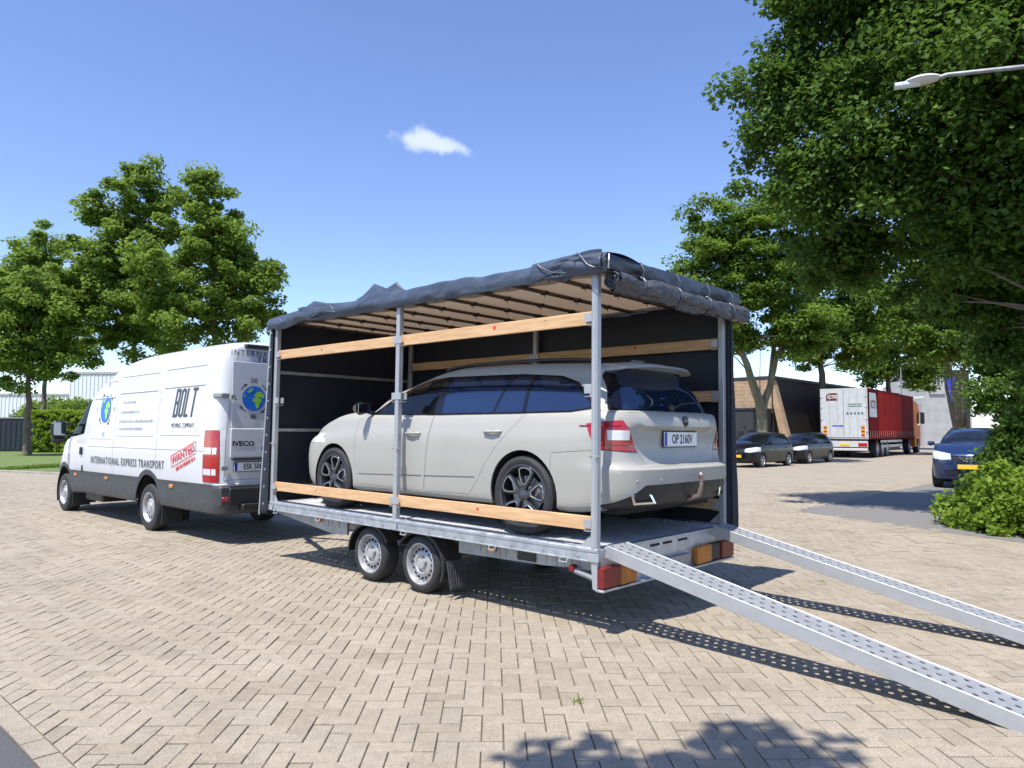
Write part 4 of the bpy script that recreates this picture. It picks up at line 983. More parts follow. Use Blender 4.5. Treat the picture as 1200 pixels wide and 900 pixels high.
    rules = [
        ('window_front', lambda c, n: side(c) and n.y > .35 and inside(wf, c.x, c.z) ), ('window_rear', lambda c, n: side(c) and n.y > .35 and inside(wr, c.x, c.z)),
        ('window_vent', lambda c, n: detail and side(c) and n.y > .35 and inside(wq1, c.x, c.z)), ('window_quarter', lambda c, n: side(c) and n.y > .2 and inside(wq2, c.x, c.z)),
        ('tail', lambda c, n: c.y > .5*wy and inside(tls, c.x, c.z) and (inside(tle, c.y, c.z) if n.x < -.3 else True) and c.x < wx(-.55)),
        ('rear_glass', lambda c, n: rear(c) and n.x < -.2 and inside(rg, c.y, c.z)),
        ('glass_surround', lambda c, n: rear(c) and n.x < -.12 and inside(rgs, c.y, c.z)),
        ('windshield', lambda c, n: c.x > wx(1.3) and n.x > .15 and c.z > wz(1.0) and inside(ws, c.y, c.z)),
        ('trim', lambda c, n: side(c) and n.y > .25 and inside(trim, c.x, c.z)),
        ('door_front', lambda c, n: side(c) and n.y > .3 and inside(df, c.x, c.z)), ('door_rear', lambda c, n: side(c) and n.y > .3 and inside(dr, c.x, c.z)),
        ('diffuser', lambda c, n: rear(c) and c.x < wx(-.72) and inside(diff, c.y, c.z)),
        ('tailgate', lambda c, n: rear(c) and inside(tg, c.y, c.z) and c.x < wx(-.6)),
        ('bumper', lambda c, n: c.x < wx(-.3) and inside(bump, c.x, c.z)),
        ('headlight', lambda c, n: front(c) and inside(hl, c.y, c.z)), ('grille', lambda c, n: front(c) and inside(gr, c.y, c.z)), ('intake', lambda c, n: front(c) and inside(it, c.y, c.z)),
    ]
    parts = S.split(rules, 'body')
    CG = CAR_GLASS_F if detail else glass('dark parked car glass', (.008, .010, .014), .28, refl=1.5)
    glassF = CG; glassR = CAR_GLASS if detail else CG
    def mk(tag, nm, m, center, gap=.0022, depth=.014, sink=0.0, **kw):
        if tag not in parts: return []
        if center: return [shell_object(nm, S.panel(parts[tag], 'both', gap, depth, sink), m, T, **kw)]
        return [shell_object(nm, [p], m, T, **kw) for p in S.panel(parts[tag], 'both', gap, depth, sink)]
    mk('body', 'body', paint, True, .0012)
    mk('door_front', 'front_door', paint, False); mk('door_rear', 'rear_door', paint, False)
    mk('tailgate', 'tailgate', paint, True); mk('bumper', 'rear_bumper', paint, True)
    mk('window_front', 'front_window', glassF, False, .0, .004, .004); mk('window_rear', 'rear_window', glassR, False, .0, .004, .004); mk('window_vent', 'vent_window', glassR, False, 0, .004, .004); mk('window_quarter', 'quarter_window', glassR, False, 0, .004, .004)
    mk('trim', 'window_trim', M_gloss, False, 0, .012, .001); mk('rear_glass', 'rear_glass', glassR, True, 0, .004, .003); mk('windshield', 'windshield', CG, True, 0, .004, .003)
    mk('glass_surround', 'rear_glass_surround', M_gloss, True, 0, .008, .001)
    mk('diffuser', 'diffuser', M_black, True, 0, .02, .004)
    tails = mk('tail', 'tail_light', M_red, False, .002, .02, -.004)
    mk('headlight', 'headlight', M_lens, False, .002, .02, .0); mk('grille', 'grille', M_black, True, .001, .02, .012); mk('intake', 'lower_grille', M_black, True, .001, .02, .012)
    # inside: floor, dash, seats
    zb = wz(.28); b = MB(); b.box(wx(-.80), wx(3.3), -.70*wy, .70*wy, wz(.215), wz(.26)); b.build('floor_pan', M_dark, T)
    b = MB(); b.cbox(wx(1.95), wx(2.35), -.66*wy, .66*wy, wz(.55), wz(.955), .05); b.build('dashboard', M_dark, T)
    b = MB(); b.cbox(wx(-.70), wx(.05), -.62*wy, .62*wy, wz(.40), wz(.80), .04); b.build('load_cover', M_dark, T)
    for y in (.37, -.37):
        for xx, yw in ((1.12, .24), (.22, .27)):
            b = MB(); x0 = wx(xx); Ms = Matrix.Translation((x0, y*wy, wz(.45))) @ Matrix.Rotation(math.radians(-17), 4, 'Y')
            b.cbox(-.07, .06, -yw, yw, 0, .56, .05, M=Ms); b.cbox(-.055, .035, -.12, .12, .575, .74, .03, M=Ms); b.cbox(-.05, .52, -yw, yw, .30+.0, .46, .04, M=Matrix.Translation((x0, y*wy, wz(.45)-.33))); b.build('seat', M_seat, T)
    b = MB(); b.tube([(wx(1.83)+.05*math.sin(a), .37*wy+.18*math.cos(a), wz(.86)+.17*math.sin(a)) for a in [2*math.pi*k/18 for k in range(18)]], .013, 6, closed=True); b.build('steering_wheel', M_black, T)
    for x in (wx(0), wx(2.686)):
        for s in (1, -1):
            arch_liner(T, x, Rw+.005, Rw+.033, s*.905*wy*.97, s*.58*wy)
            alloy_wheel(T, x, s*(.893*wy), s, R=Rw, rimR=Rw-.075 if detail else Rw*.66, style=wheels, simple=not detail)
    # mirrors
    for s in (1, -1):
        p = S.side(wx(2.07), wz(.985)); b = MB()
        n1, n2 = 12, 8; vs = []
        for i in range(n1+1):
            u = i/n1
            for j in range(n2):
                a = 2*math.pi*j/n2; r = math.sin(min(1, u*1.25)*math.pi*.5)**.6*(1-.45*max(0, u-.75)/.25); vs.append((p.x+.02+.075*math.cos(a)*r*(1 if math.cos(a) > 0 else .35), s*(p.y+.055+.185*u), p.z+.055+.068*math.sin(a)*r))
        fs = [(i*n2+j, i*n2+(j+1) % n2, (i+1)*n2+(j+1) % n2, (i+1)*n2+j) for i in range(n1) for j in range(n2)]+[tuple(range(n2)), tuple(n1*n2+j for j in range(n2))]
        b.add(vs, fs); b.tube([(p.x+.02, s*(p.y-.01), p.z+.0), (p.x+.02, s*(p.y+.07), p.z+.02)], .022, 8); mo = b.build('door_mirror', M_gloss if detail else paint, T, smooth=50)
        g = MB(); g.cbox(p.x-.012, p.x-.006, s*(p.y+.075), s*(p.y+.225), p.z+.005, p.z+.105, .002); g.build('mirror_glass', M_mirrorglass, mo)
    # door handles
    for s in (1, -1):
        for xx, zz in ((1.36, .800), (.33, .825)):
            p = S.side(wx(xx), wz(zz)); b = MB(); b.tube([(p.x+.10, s*(p.y-.004), p.z-.004), (p.x+.085, s*(p.y+.022), p.z), (p.x, s*(p.y+.03), p.z+.002), (p.x-.085, s*(p.y+.022), p.z+.004), (p.x-.10, s*(p.y-.004), p.z+.004)], [.010, .013, .014, .013, .010], 8); h = b.build('door_handle', paint, T, smooth=50)
            b = MB(); b.lathe([(.0001, .0015), (.045, .001), (.05, -.004)], 14, origin=(p.x, s*(p.y+.0), p.z-.006), sgn=s); b.v = [(p.x+(v[0]-p.x)*1.25, v[1], p.z+(v[2]-p.z)*.55-.004) for v in b.v]; b.build('handle_recess', mat('handle recess shade', (.09, .09, .09), .6), h)
    if detail:
        # door moulding line, roof rails, spoiler, lamp detail, exhausts, plate, tow ball, badge
        for s in (1, -1):
            for xa, xb, za, zb_ in ((2.22, 1.245, .385, .415), (1.205, .545, .416, .438)):
                pts = [S.side(xa+(xb-xa)*t, za+(zb_-za)*t, .0005) for t in [i/10 for i in range(11)]]
                b = MB(); b.tube([(q.x, s*q.y, q.z) for q in pts], .004, 5); b.build('side_moulding', mat('moulding shadow line', (.12, .12, .115), .6), T)
            pts = [S.side(-.36+(-.60+.36)*t, .672+.026*t, .0003) for t in [i/6 for i in range(7)]]
            rr = [(1.28, .56), (1.20, .565), (.9, .57), (.5, .575), (.1, .572), (-.25, .562), (-.42, .545), (-.50, .535)]
            zz = [1.402, 1.428, 1.442, 1.446, 1.442, 1.430, 1.418, 1.395]
            b = MB(); b.tube([(x, s*y, z) for (x, y), z in zip(rr, zz)], .014, 8); b.build('roof_rail', M_gloss, T, smooth=60)
            # lamp lenses on the tail lamps
            def strip(nm, m, y0, y1, z0, z1, off):
                vs = []; nu = 10
                for i in range(nu+1):
                    for z in (z0, z1):
                        y = y0+(y1-y0)*i/nu; q = S.end(y, z, off=off); vs.append((q.x, s*q.y, q.z))
                b = MB(); b.add(vs, [(2*i, 2*i+2, 2*i+3, 2*i+1) for i in range(nu)]); b.build(nm, m, tails[0 if s > 0 else 1], smooth=60)
            strip('reverse_lens', M_lens, .690, .820, .775, .848, .0065); strip('lamp_bar_upper', mat('dark red lens', (.16, .004, .006), .2, coat=.5), .752, .868, .876, .884, .0065); strip('lamp_bar_lower', MATS['dark red lens'], .640, .860, .735, .743, .0065)
            q0 = S.end(.50, .345); q1 = S.end(.735, .345); dd = (q1-q0); dd.z = 0; wl = dd.length; X = dd.normalized(); Nn = Vector((X.y, -X.x, 0)); Nn = Nn if Nn.x < 0 else -Nn
            def ring_(poly, off): return [(v.x, s*v.y, v.z) for v in [q0+X*(u*wl)+Nn*off+Vector((0, 0, z-.345)) for u, z in poly]]
            po = [(-.02, .300), (.88, .298), (1.0, .382), (.20, .388)]; pi = [(.12, .316), (.82, .314), (.90, .365), (.27, .370)]
            b = MB(); b.add(ring_(po, .008)+ring_(pi, .014)+ring_(pi, -.03)+ring_(po, -.03), [(i+4*L_, (i+1) % 4+4*L_, (i+1) % 4+4*L_+4, i+4*L_+4) for L_ in range(3) for i in range(4)]); ex = b.build('exhaust_trim', M_chrome, T)
            b = MB(); b.add(ring_(pi, .004), [(0, 1, 2, 3)]); b.build('exhaust_opening', M_dark, ex)
            for yy in (.45, .70): 
                q = S.end(yy, .475, off=.001); b = MB(); b.lathe([(.0001, .003), (.011, .002), (.012, -.004)], 12, origin=(q.x, s*q.y, q.z), axis='x', sgn=-1); b.build('parking_sensor', paint, T)
        sp = MB(); vs = []; nu = 16
        for i in range(nu+1):
            y = -.50+1.0*i/nu; k = 1-(abs(y)/.5)**3
            for x, z in ((-.62, 1.402), (-.83-.015*k, 1.372+.006*k), (-.845-.015*k, 1.352+.006*k), (-.70, 1.345)): vs.append((x+.10*(1-k), y, z-.016*(1-k)))
        sp.add(vs, [(i*4+j, i*4+(j+1) % 4, (i+1)*4+(j+1) % 4, (i+1)*4+j) for i in range(nu) for j in range(4)]+[(0, 1, 2, 3), tuple(nu*4+j for j in range(4))]); sp.build('roof_spoiler', paint, T, smooth=40)
        b = MB(); b.tube([(-.905, .10, 1.03), (-.885, -.12, 1.075), (-.86, -.36, 1.09)], [.012, .009, .006], 6); b.lathe([(.0001, .03), (.03, .026), (.035, 0)], 14, origin=(-.885, .10, 1.03), axis='x', sgn=-1); b.build('rear_wiper', M_black, T, smooth=50)
        q = S.end(0, .925); b = MB(); b.lathe([(.0001, .006), (.038, .006), (.045, .002), (.046, -.004)], 24, origin=(q.x, 0, .925), axis='x', sgn=-1); b.build('badge', M_gloss, T, smooth=40)
        b = MB(); b.lathe([(.030, .0075), (.034, .0085), (.038, .0075)], 24, origin=(q.x, 0, .925), axis='x', sgn=-1); b.build('badge_ring', mat('dark chrome', (.12, .12, .13), .2, .9), T)
        number_plate(T, 'OP 2160V', (S.end(0, .775).x-.014, 0, .782), (0, -1, 0))
        b = MB(); b.lathe([(.0001, .026)]+[(.026*math.sin(a), .026*math.cos(a)) for a in [math.pi*k/8 for k in range(1, 7)]]+[(.014, -.03), (.016, -.08)], 16, origin=(-1.10, -.02, .50), axis='z'); b.tube([(-1.10, -.02, .42), (-1.08, -.02, .34), (-.98, -.02, .30), (-.85, -.02, .30)], .018, 8); b.build('tow_ball', mat('worn steel', (.35, .27, .24), .4, .7), T, smooth=50)
        b = MB(); b.tube([(2.33, 0, 1.1), (2.33, 0, 1.1)], .001, 4)
        a = MB(); a.prism([(-.42, 1.405), (-.47, 1.455), (-.60, 1.438), (-.56, 1.40)], -.012, .012); a.build('roof_fin', M_gloss, T)
        text_part('model_badge', 'RS', M_chrome, T, (S.end(-.40, .655).x-.004, -.40, .655), (0, -1, 0), (0, 0, 1), .05, bold=.001)
        # front edge of glass shade strips
    else:
        q = S.end(0, wz(.49), True); number_plate(T, plate_f, (q.x+.012, 0, wz(.49)), (0, 1, 0), M_plate_y, band=False, size=.095)
        if kind == 'suv':
            for s in (1, -1):
                b = MB(); b.tube([(S.end(.20, wz(.735), True).x+.01, s*.21, wz(.735)), (S.end(.12, wz(.64), True).x+.012, s*.11, wz(.635)), (S.end(.04, wz(.61), True).x+.012, s*.03, wz(.612))], .018, 6); b.build('grille_chevron', M_chrome, T, smooth=50)
            q = S.end(0, wz(.69), True); b = MB(); b.lathe([(.050, .022), (.060, .026), (.07, .022)], 20, origin=(q.x, 0, wz(.69)), axis='x'); b.cbox(q.x+.018, q.x+.028, -.075, .075, wz(.69)-.012, wz(.69)+.012, .003); b.build('emblem', M_chrome, T)
            for s in (1, -1):
                b = MB(); p_ = [(1.2, .56), (.5, .575), (-.2, .565), (-.45, .54)]; b.tube([(wx(x), s*y*wy, wz(1.43)) for x, y in p_], .016, 6); b.build('roof_rail', M_black, T)
        else:
            q = S.end(0, wz(.67), True); b = MB(); b.lathe([(.0001, .02), (.045, .02), (.055, .014)], 18, origin=(q.x, 0, wz(.67)), axis='x'); b.build('emblem', M_chrome, T)
            b = MB(); b.cbox(q.x-.002, q.x+.008, -.34*wy, .34*wy, wz(.625), wz(.64), .002); b.build('grille_bar', M_chrome, T)
    S.bm.free()
    return T
M_carpaint = mat('light grey solid paint', (.37, .362, .328), .42, coat=.22, var=.05, vscale=3, rvar=.05)
def place_on_trailer(T, x, z=ZD): T.matrix_world = TRAILER_M @ Matrix.Translation((x, 0, z))
estate = build_car('estate_car', 'light grey estate car with black alloy wheels loaded on the trailer', 'car', M_carpaint)
place_on_trailer(estate, .814)
# ------------------------------------------------------------------ white panel van
M_vanpaint = mat('white van paint', (.63, .635, .65), .32, coat=.5, var=.03, vscale=2)
M_skirt = mat('grey plastic skirt', (.055, .058, .063), .55, var=.25, vscale=8, rvar=.1)
M_blue = mat('globe blue print', (.02, .16, .62), .45); M_green = mat('globe green print', (.30, .62, .06), .45); M_redp = mat('red print', (.62, .05, .05), .5); M_greyp = mat('grey print', (.055, .058, .062), .5); M_lightp = mat('pale grey print', (.34, .35, .37), .5)
def van_net():
    rows = []
    def ring(z, w, xr, xf, zf=None, fr=(.45, .18, .04)):
        zf = z if zf is None else zf
        P = [(xr, 0, z), (xr+.005, .55, z), (xr+.02, w-.12, z), (xr+.13, w-.006, z)]
        for i, x in enumerate((-1.1, 0, 1.0, 2.0, 2.8, 3.35, 3.95)): P.append((x, (1, 1, 1, 1, 1, .995, .975)[i]*w, z if i < 5 else z+(zf-z)*(.3, .7)[i-5]))
        P += [(xf-fr[0], .92*w, zf), (xf-fr[1], .72*w, zf), (xf-fr[2], .36*w, zf), (xf, 0, zf)]
        return P
    rows.append(ring(.395, .93, -2.20, 4.72, .30)); rows.append(ring(.42, .972, -2.235, 4.80, .34)); rows.append(ring(.58, .985, -2.245, 4.86, .50)); rows.append(ring(.755, .985, -2.245, 4.87, .66))
    rows.append(ring(.785, .990, -2.20, 4.86, .69)); rows.append(ring(1.02, 1.0, -2.20, 4.84, .82)); rows.append(ring(1.18, 1.0, -2.198, 4.79, .95)); rows.append(ring(1.235, .992, -2.197, 4.74, 1.03))
    belt = ring(1.34, .988, -2.195, 4.68, 1.09)
    for c, zz in ((9, 1.31), (10, 1.22), (11, 1.14), (12, 1.10), (13, 1.09)): belt[c] = (belt[c][0], belt[c][1], zz)
    rows.append(belt)
    cowl = [(-2.192, 0, 1.40), (-2.187, .55, 1.40), (-2.172, .862, 1.40), (-2.062, .978, 1.40), (-1.1, .985, 1.39), (0, .985, 1.39), (1, .985, 1.39), (2, .985, 1.38), (2.8, .982, 1.37), (3.55, .955, 1.34),
            (3.95, .90, 1.325), (4.10, .78, 1.33), (4.22, .55, 1.34), (4.30, .27, 1.345), (4.32, 0, 1.345)]
    for t in (.35, .7):
        r = []
        for c in range(15):
            a, b = belt[c], cowl[c]; r.append(tuple(a[i]+(b[i]-a[i])*t for i in range(2))+(a[2]+(b[2]-a[2])*t**.85+(.03*math.sin(t*math.pi) if c > 9 else 0),))
        rows.append(r)
    rows.append(cowl)
    rows.append([(-2.183, 0, 1.70), (-2.178, .55, 1.70), (-2.163, .845, 1.70), (-2.053, .96, 1.70), (-1.1, .968, 1.70), (0, .968, 1.70), (1, .968, 1.70), (2, .968, 1.69), (2.75, .962, 1.68), (3.22, .93, 1.67), (3.46, .875, 1.675), (3.62, .76, 1.69), (3.74, .54, 1.71), (3.83, .27, 1.72), (3.85, 0, 1.725)])
    rows.append([(-2.172, 0, 2.05), (-2.167, .55, 2.05), (-2.152, .818, 2.05), (-2.042, .932, 2.05), (-1.1, .94, 2.05), (0, .94, 2.05), (1, .94, 2.05), (2, .938, 2.04), (2.5, .925, 2.04), (2.85, .885, 2.035), (3.02, .83, 2.045), (3.14, .72, 2.06), (3.26, .50, 2.09), (3.34, .25, 2.105), (3.36, 0, 2.11)])
    rows.append([(-2.160, 0, 2.40), (-2.155, .55, 2.40), (-2.140, .785, 2.40), (-2.030, .895, 2.40), (-1.1, .903, 2.40), (0, .903, 2.40), (1, .90, 2.40), (1.75, .88, 2.39), (2.0, .85, 2.375), (2.25, .79, 2.36), (2.36, .72, 2.365), (2.44, .62, 2.38), (2.53, .43, 2.41), (2.6, .2, 2.43), (2.62, 0, 2.435)])
    rows.append([(-2.150, 0, 2.575), (-2.145, .55, 2.572), (-2.125, .745, 2.565), (-2.00, .845, 2.56), (-1.1, .85, 2.57), (0, .85, 2.57), (.8, .845, 2.565), (1.4, .81, 2.545), (1.6, .765, 2.53), (1.78, .69, 2.52), (1.86, .62, 2.525), (1.92, .53, 2.54), (1.99, .37, 2.56), (2.04, .18, 2.575), (2.06, 0, 2.58)])
    rows.append([(-2.10, 0, 2.665), (-2.09, .50, 2.655), (-2.06, .62, 2.645), (-1.92, .69, 2.65), (-1.1, .70, 2.66), (0, .70, 2.66), (.7, .69, 2.655), (1.15, .65, 2.635), (1.28, .60, 2.625), (1.4, .53, 2.62), (1.45, .47, 2.62), (1.5, .39, 2.63), (1.55, .27, 2.64), (1.58, .13, 2.645), (1.6, 0, 2.65)])
    rows.append([(-1.95, 0, 2.695), (-1.93, .25, 2.69), (-1.88, .32, 2.69), (-1.75, .36, 2.69), (-1.1, .37, 2.70), (0, .37, 2.70), (.6, .36, 2.695), (.9, .34, 2.685), (1.0, .31, 2.68), (1.08, .27, 2.675), (1.12, .23, 2.675), (1.15, .19, 2.68), (1.18, .13, 2.68), (1.2, .06, 2.68), (1.21, 0, 2.68)])
    rows.append([(x, 0, 2.705-.01*max(0, x)) for x in (-1.8, -1.78, -1.74, -1.6, -1.1, 0, .5, .7, .76, .82, .86, .9, .92, .94, .95)])
    return rows
def build_van():
    T = empty('panel_van', (8.16, 0, 0), 0, 'white high roof panel van with globe print and black lettering', 'van')
    S = Shell(van_net(), .05, .075); R = .345; L = 3.95
    rearc = lambda c: c.x < -1.75; side = lambda c: c.y > .45; front = lambda c: c.x > 3.0
    wd = [(2.74, 2.01), (2.92, 1.42), (3.90, 1.345), (3.72, 1.50), (3.42, 1.70), (3.02, 1.985), (2.90, 2.02)]
    door = [(2.66, 2.06), (2.66, 1.5), (2.86, .80), (3.42, .80), (3.55, 1.0), (3.98, 1.20), (3.98, 1.315), (3.45, 1.75), (3.0, 2.06)]
    slid = [(2.62, 2.08), (2.62, 1.5), (2.80, .80), (1.35, .80), (1.35, 2.08)]
    ar = poly_arch(0, R+.01, .47); af = poly_arch(L, R+.01, .47); fl_r = poly_arch(0, R+.01, .545); fl_f = poly_arch(L, R+.01, .545)
    tl = [(-1.835, 1.475), (-1.835, .80), (-2.6, .80), (-2.6, 1.475)]
    for a in (ar, af): S.cut(a, 'y', lambda c: c.y > .5)
    S.remove(lambda c: c.y > .5 and (inside(ar, c.x, c.z) or inside(af, c.x, c.z)))
    for a in (fl_r, fl_f, wd, door, tl): S.cut(a, 'y', side)
    S.cut([(-9, .772), (9, .772), (9, .1), (-9, .1)], 'y', lambda c: True)
    ws = [(-.1, 1.375), (.80, 1.36), (.85, 1.66), (.78, 1.98), (.50, 2.075), (-.1, 2.085)]; S.cut(ws, 'x', lambda c: c.x > 2.9 and c.z > 1.3)
    rd = [(-.1, 2.545), (.70, 2.535), (.86, 1.45), (.88, .83), (-.1, .83)]; S.cut(rd, 'x', rearc); S.cut([(-9, -9), (.93, -9), (.93, 9), (-9, 9)], 'x', lambda c: rearc(c) and .78 < c.z < 1.49)
    hl = [(.48, .76), (.95, .80), (.95, 1.10), (.62, 1.04)]; gr = [(-.1, .74), (.46, .76), (.50, .98), (-.1, 1.0)]
    for p in (hl, gr): S.cut(p, 'x', front)
    rules = [('window', lambda c, n: side(c) and n.y > .3 and inside(wd, c.x, c.z)), ('windshield', lambda c, n: c.x > 2.9 and n.x > .15 and inside(ws, c.y, c.z) and c.z > 1.33),
        ('tail', lambda c, n: inside(tl, c.x, c.z) and c.y > .93), ('skirt', lambda c, n: c.z < .772 or (side(c) and (inside(fl_r, c.x, c.z) or inside(fl_f, c.x, c.z)))),
        ('door', lambda c, n: side(c) and n.y > .3 and inside(door, c.x, c.z)), ('rear_door', lambda c, n: rearc(c) and n.x < -.3 and inside(rd, c.y, c.z)), ('headlight', lambda c, n: front(c) and inside(hl, c.y, c.z)), ('grille', lambda c, n: front(c) and inside(gr, c.y, c.z))]
    parts = S.split(rules, 'body')
    def mk(tag, nm, m, center, gap=.003, depth=.02, sink=0.0):
        if tag not in parts: return []
        if center: return [shell_object(nm, S.panel(parts[tag], 'both', gap, depth, sink), m, T)]
        return [shell_object(nm, [p], m, T) for p in S.panel(parts[tag], 'both', gap, depth, sink)]
    mk('body', 'body', M_vanpaint, True, .001); mk('skirt', 'side_skirt', M_skirt, True, .001, .02, -.006); mk('door', 'cab_door', M_vanpaint, False); rds = mk('rear_door', 'rear_door', M_vanpaint, False, .004)
    mk('window', 'cab_window', glass('van glass', (.006, .008, .012), .10, refl=1.4, rtint=(.22, .25, .28)), False, 0, .006, .006); mk('windshield', 'windshield', CAR_GLASS_F, True, 0, .006, .005); tails = mk('tail', 'tail_light', M_red, False, .003, .03, -.010)
    mk('headlight', 'headlight', M_lens, False); mk('grille', 'grille', M_black, True, .001, .02, .01)
    b = MB(); b.box(-2.15, 4.6, -.80, .80, .40, .47); b.build('floor_pan', M_dark, T)
    b = MB(); b.cbox(2.2, 2.25, -.90, .90, .5, 2.2, .02); b.build('bulkhead', M_dark, T)
    for y in (.5, -.5):
        b = MB(); b.cbox(2.5, 2.64, y-.26, y+.26, .95, 1.6, .05); b.cbox(2.55, 3.05, y-.26, y+.26, .85, 1.02, .05); b.cbox(2.47, 2.57, y-.13, y+.13, 1.62, 1.82, .03); b.build('seat', M_seat, T)
    b = MB(); b.cbox(3.5, 4.2, -.85, .85, .8, 1.30, .08); b.build('dashboard', M_dark, T)
    # wheels
    for x in (0, L):
        for s in (1, -1):
            arch_liner(T, x, R+.01, .468, s*.95, s*.55)
            wh = bpy.data.objects.new('wheel', None); wh.location = (x, s*.965, R-.006); link(wh, T); rr = .215
            t = MB(); t.lathe([(rr-.004, -.02), (rr+.006, 0), (R-.06, .006), (R-.02, -.004), (R-.004, -.024), (R, -.045), (R, -.18), (R-.02, -.22), (rr, -.215)], 40, sgn=s)
            for g in (-.07, -.11, -.15): t.lathe([(R+.0006, g-.005), (R-.008, g), (R+.0006, g+.005)], 40, sgn=s)
            t.build('tyre', M_rubber, wh, smooth=32)
            r = MB(); r.lathe([(rr-.002, -.015), (rr+.006, 0), (rr-.008, 0), (rr-.016, -.012), (rr-.03, -.06), (rr-.05, -.07), (.125, -.03), (.11, -.022), (.075, -.022), (.07, -.01), (.04, -.004), (.0001, -.003)], 40, sgn=s); r.build('rim', mat('silver van rim', (.44, .44, .45), .4, .4, var=.15, vscale=10), wh, smooth=32)
            for k in range(10):
                a = 2*math.pi*k/10; h = MB(); h.lathe([(.024, .0), (.0001, .0)], 10, origin=(math.cos(a)*.150, (-.036)*s, math.sin(a)*.150), sgn=s); h.build('vent_hole', M_dark, wh)
            f = MB(); f.cbox(x-.47, x-.45, s*.66, s*.955, .12, .48, .004); f.build('mudflap', M_black, T)
    # chassis pieces seen below
    b = MB(); b.cbox(-2.1, 4.2, .35, .47, .42, .55, .01); b.cbox(-2.1, 4.2, -.47, -.35, .42, .55, .01); b.build('chassis_rails', M_dark, T)
    b = MB(); b.cbox(2.2, 3.05, .45, .88, .26, .42, .03); b.build('fuel_tank', M_black, T)
    b = MB(); b.tube([(-.1, -.6, R), (-.1, .6, R)], .07, 10); b.tube([(-.02, -.14, R), (-.02, .14, R)], .16, 14); b.build('rear_axle', M_dark, T)
    b = MB(); b.tube([(2.0, -.2, .36), (-1.0, -.3, .34), (-2.1, -.5, .34)], .035, 8); b.build('exhaust_pipe', M_zinc2, T)
    # rear bumper step
    b = MB(); b.cbox(-2.30, -2.14, -.86, .86, .52, .74, .02); b.cbox(-2.36, -2.20, -.70, .70, .44, .53, .015); b.build('rear_step', M_black, T)
    for s in (1, -1):
        b = MB(); b.cbox(-2.285, -2.235, s*.82, s*.975, .50, .76, .03); bo = b.build('bumper_corner', M_skirt, T)
        b = MB(); b.cbox(-2.292, -2.28, s*.86, s*.94, .565, .625, .008); b.build('reflector', M_red, bo)
    b = MB(); b.tube([(-2.15, 0, .40), (-2.05, 0, .40)], .03, 8); b.tube([(-2.15, 0, .40), (-2.16, 0, .47)], .018, 8); b.lathe([(.0001, .026)]+[(.026*math.sin(a), .026*math.cos(a)) for a in [math.pi*k/6 for k in range(1, 6)]], 12, origin=(-2.16, 0, .49), axis='z'); b.build('tow_hitch', M_zinc2, T)
    # tail lamp segments
    for i, s in enumerate((1, -1)):
        for z0, z1, m_, nm in ((1.39, 1.465, MATS['red lamp lens'], 'stop_lens'), (1.165, 1.25, M_lens, 'reverse_lens'), (.895, .975, M_lens, 'fog_lens'), (1.265, 1.38, M_amber if False else MATS['red lamp lens'], 'tail_lens')):
            if m_ is not M_lens: continue
            vs = []
            for q in range(7):
                x = -1.86-q*.045
                for z in (z0, z1): p = S.side(x, z, .014); vs.append((p.x, s*p.y, p.z))
            b = MB(); b.add(vs, [(2*q, 2*q+2, 2*q+3, 2*q+1) for q in range(6)]); b.build(nm, m_, tails[i], smooth=60)
    # side marker lamps, handles, hinges, swage lines
    for s in (1, -1):
        for x in (3.25, 1.70, -.85):
            p = S.side(x, .695); b = MB(); b.cbox(x-.05, x+.05, s*(p.y), s*(p.y+.022), .67, .72, .008); b.build('side_marker_lamp', M_amber, T)
        p = S.side(2.93, 1.12); b = MB(); b.cbox(2.885, 2.985, s*(p.y-.004), s*(p.y+.03), 1.05, 1.19, .014); b.build('door_handle', M_black, T)
        p = S.side(2.89, .79); b = MB(); b.cbox(2.87, 2.91, s*(p.y-.004), s*(p.y+.02), .76, .87, .008); b.build('door_hinge', M_black, T)
        p = S.side(-2.02, 1.93); b = MB(); b.cbox(-2.22, -1.98, s*(.845), s*(p.y+.02), 1.90, 1.96, .012); b.build('door_hinge', mat('grey hinge', (.25, .26, .27), .4), T)
        p = S.side(-2.02, .98); b = MB(); b.cbox(-2.215, -2.19, s*(.84), s*.93, .96, 1.02, .008); b.build('door_hinge', MATS['grey hinge'], T)
        segs = [(2.55, 1.55, 2.02), (1.35, -.15, 2.07), (-.40, -1.70, 2.09)]
        for xa, xb, z in segs:                                   # pressed ledges over the blank windows
            for zz, hh in ((z, .012), (z+.27, .010)):
                pts = [S.side(xa+(xb-xa)*t/8, zz, .0) for t in range(9)]; b = MB(); b.tube([(q.x, s*q.y, q.z) for q in pts], hh, 6); b.build('pressed_ledge', M_vanpaint, T, smooth=60)
            pts = [S.side(xa+(xb-xa)*t/8, z-.68, .0) for t in range(9)]; b = MB(); b.tube([(q.x, s*q.y, q.z) for q in pts], .008, 6); b.build('pressed_ledge', M_vanpaint, T, smooth=60)
        for xl in (1.45, -.28):
            pts = [S.side(xl, .80+1.25*t/10, .0005) for t in range(11)]; b = MB(); b.tube([(q.x, s*q.y, q.z) for q in pts], .0035, 5); b.build('panel_seam', mat('seam shade', (.35, .36, .38), .6), T)
        pts = [S.side(2.60-4.4*t/24, 1.205, .0) for t in range(25)]; b = MB(); b.tube([(q.x, s*q.y, q.z) for q in pts], .007, 5); b.build('swage_line', MATS['seam shade'], T, smooth=60)
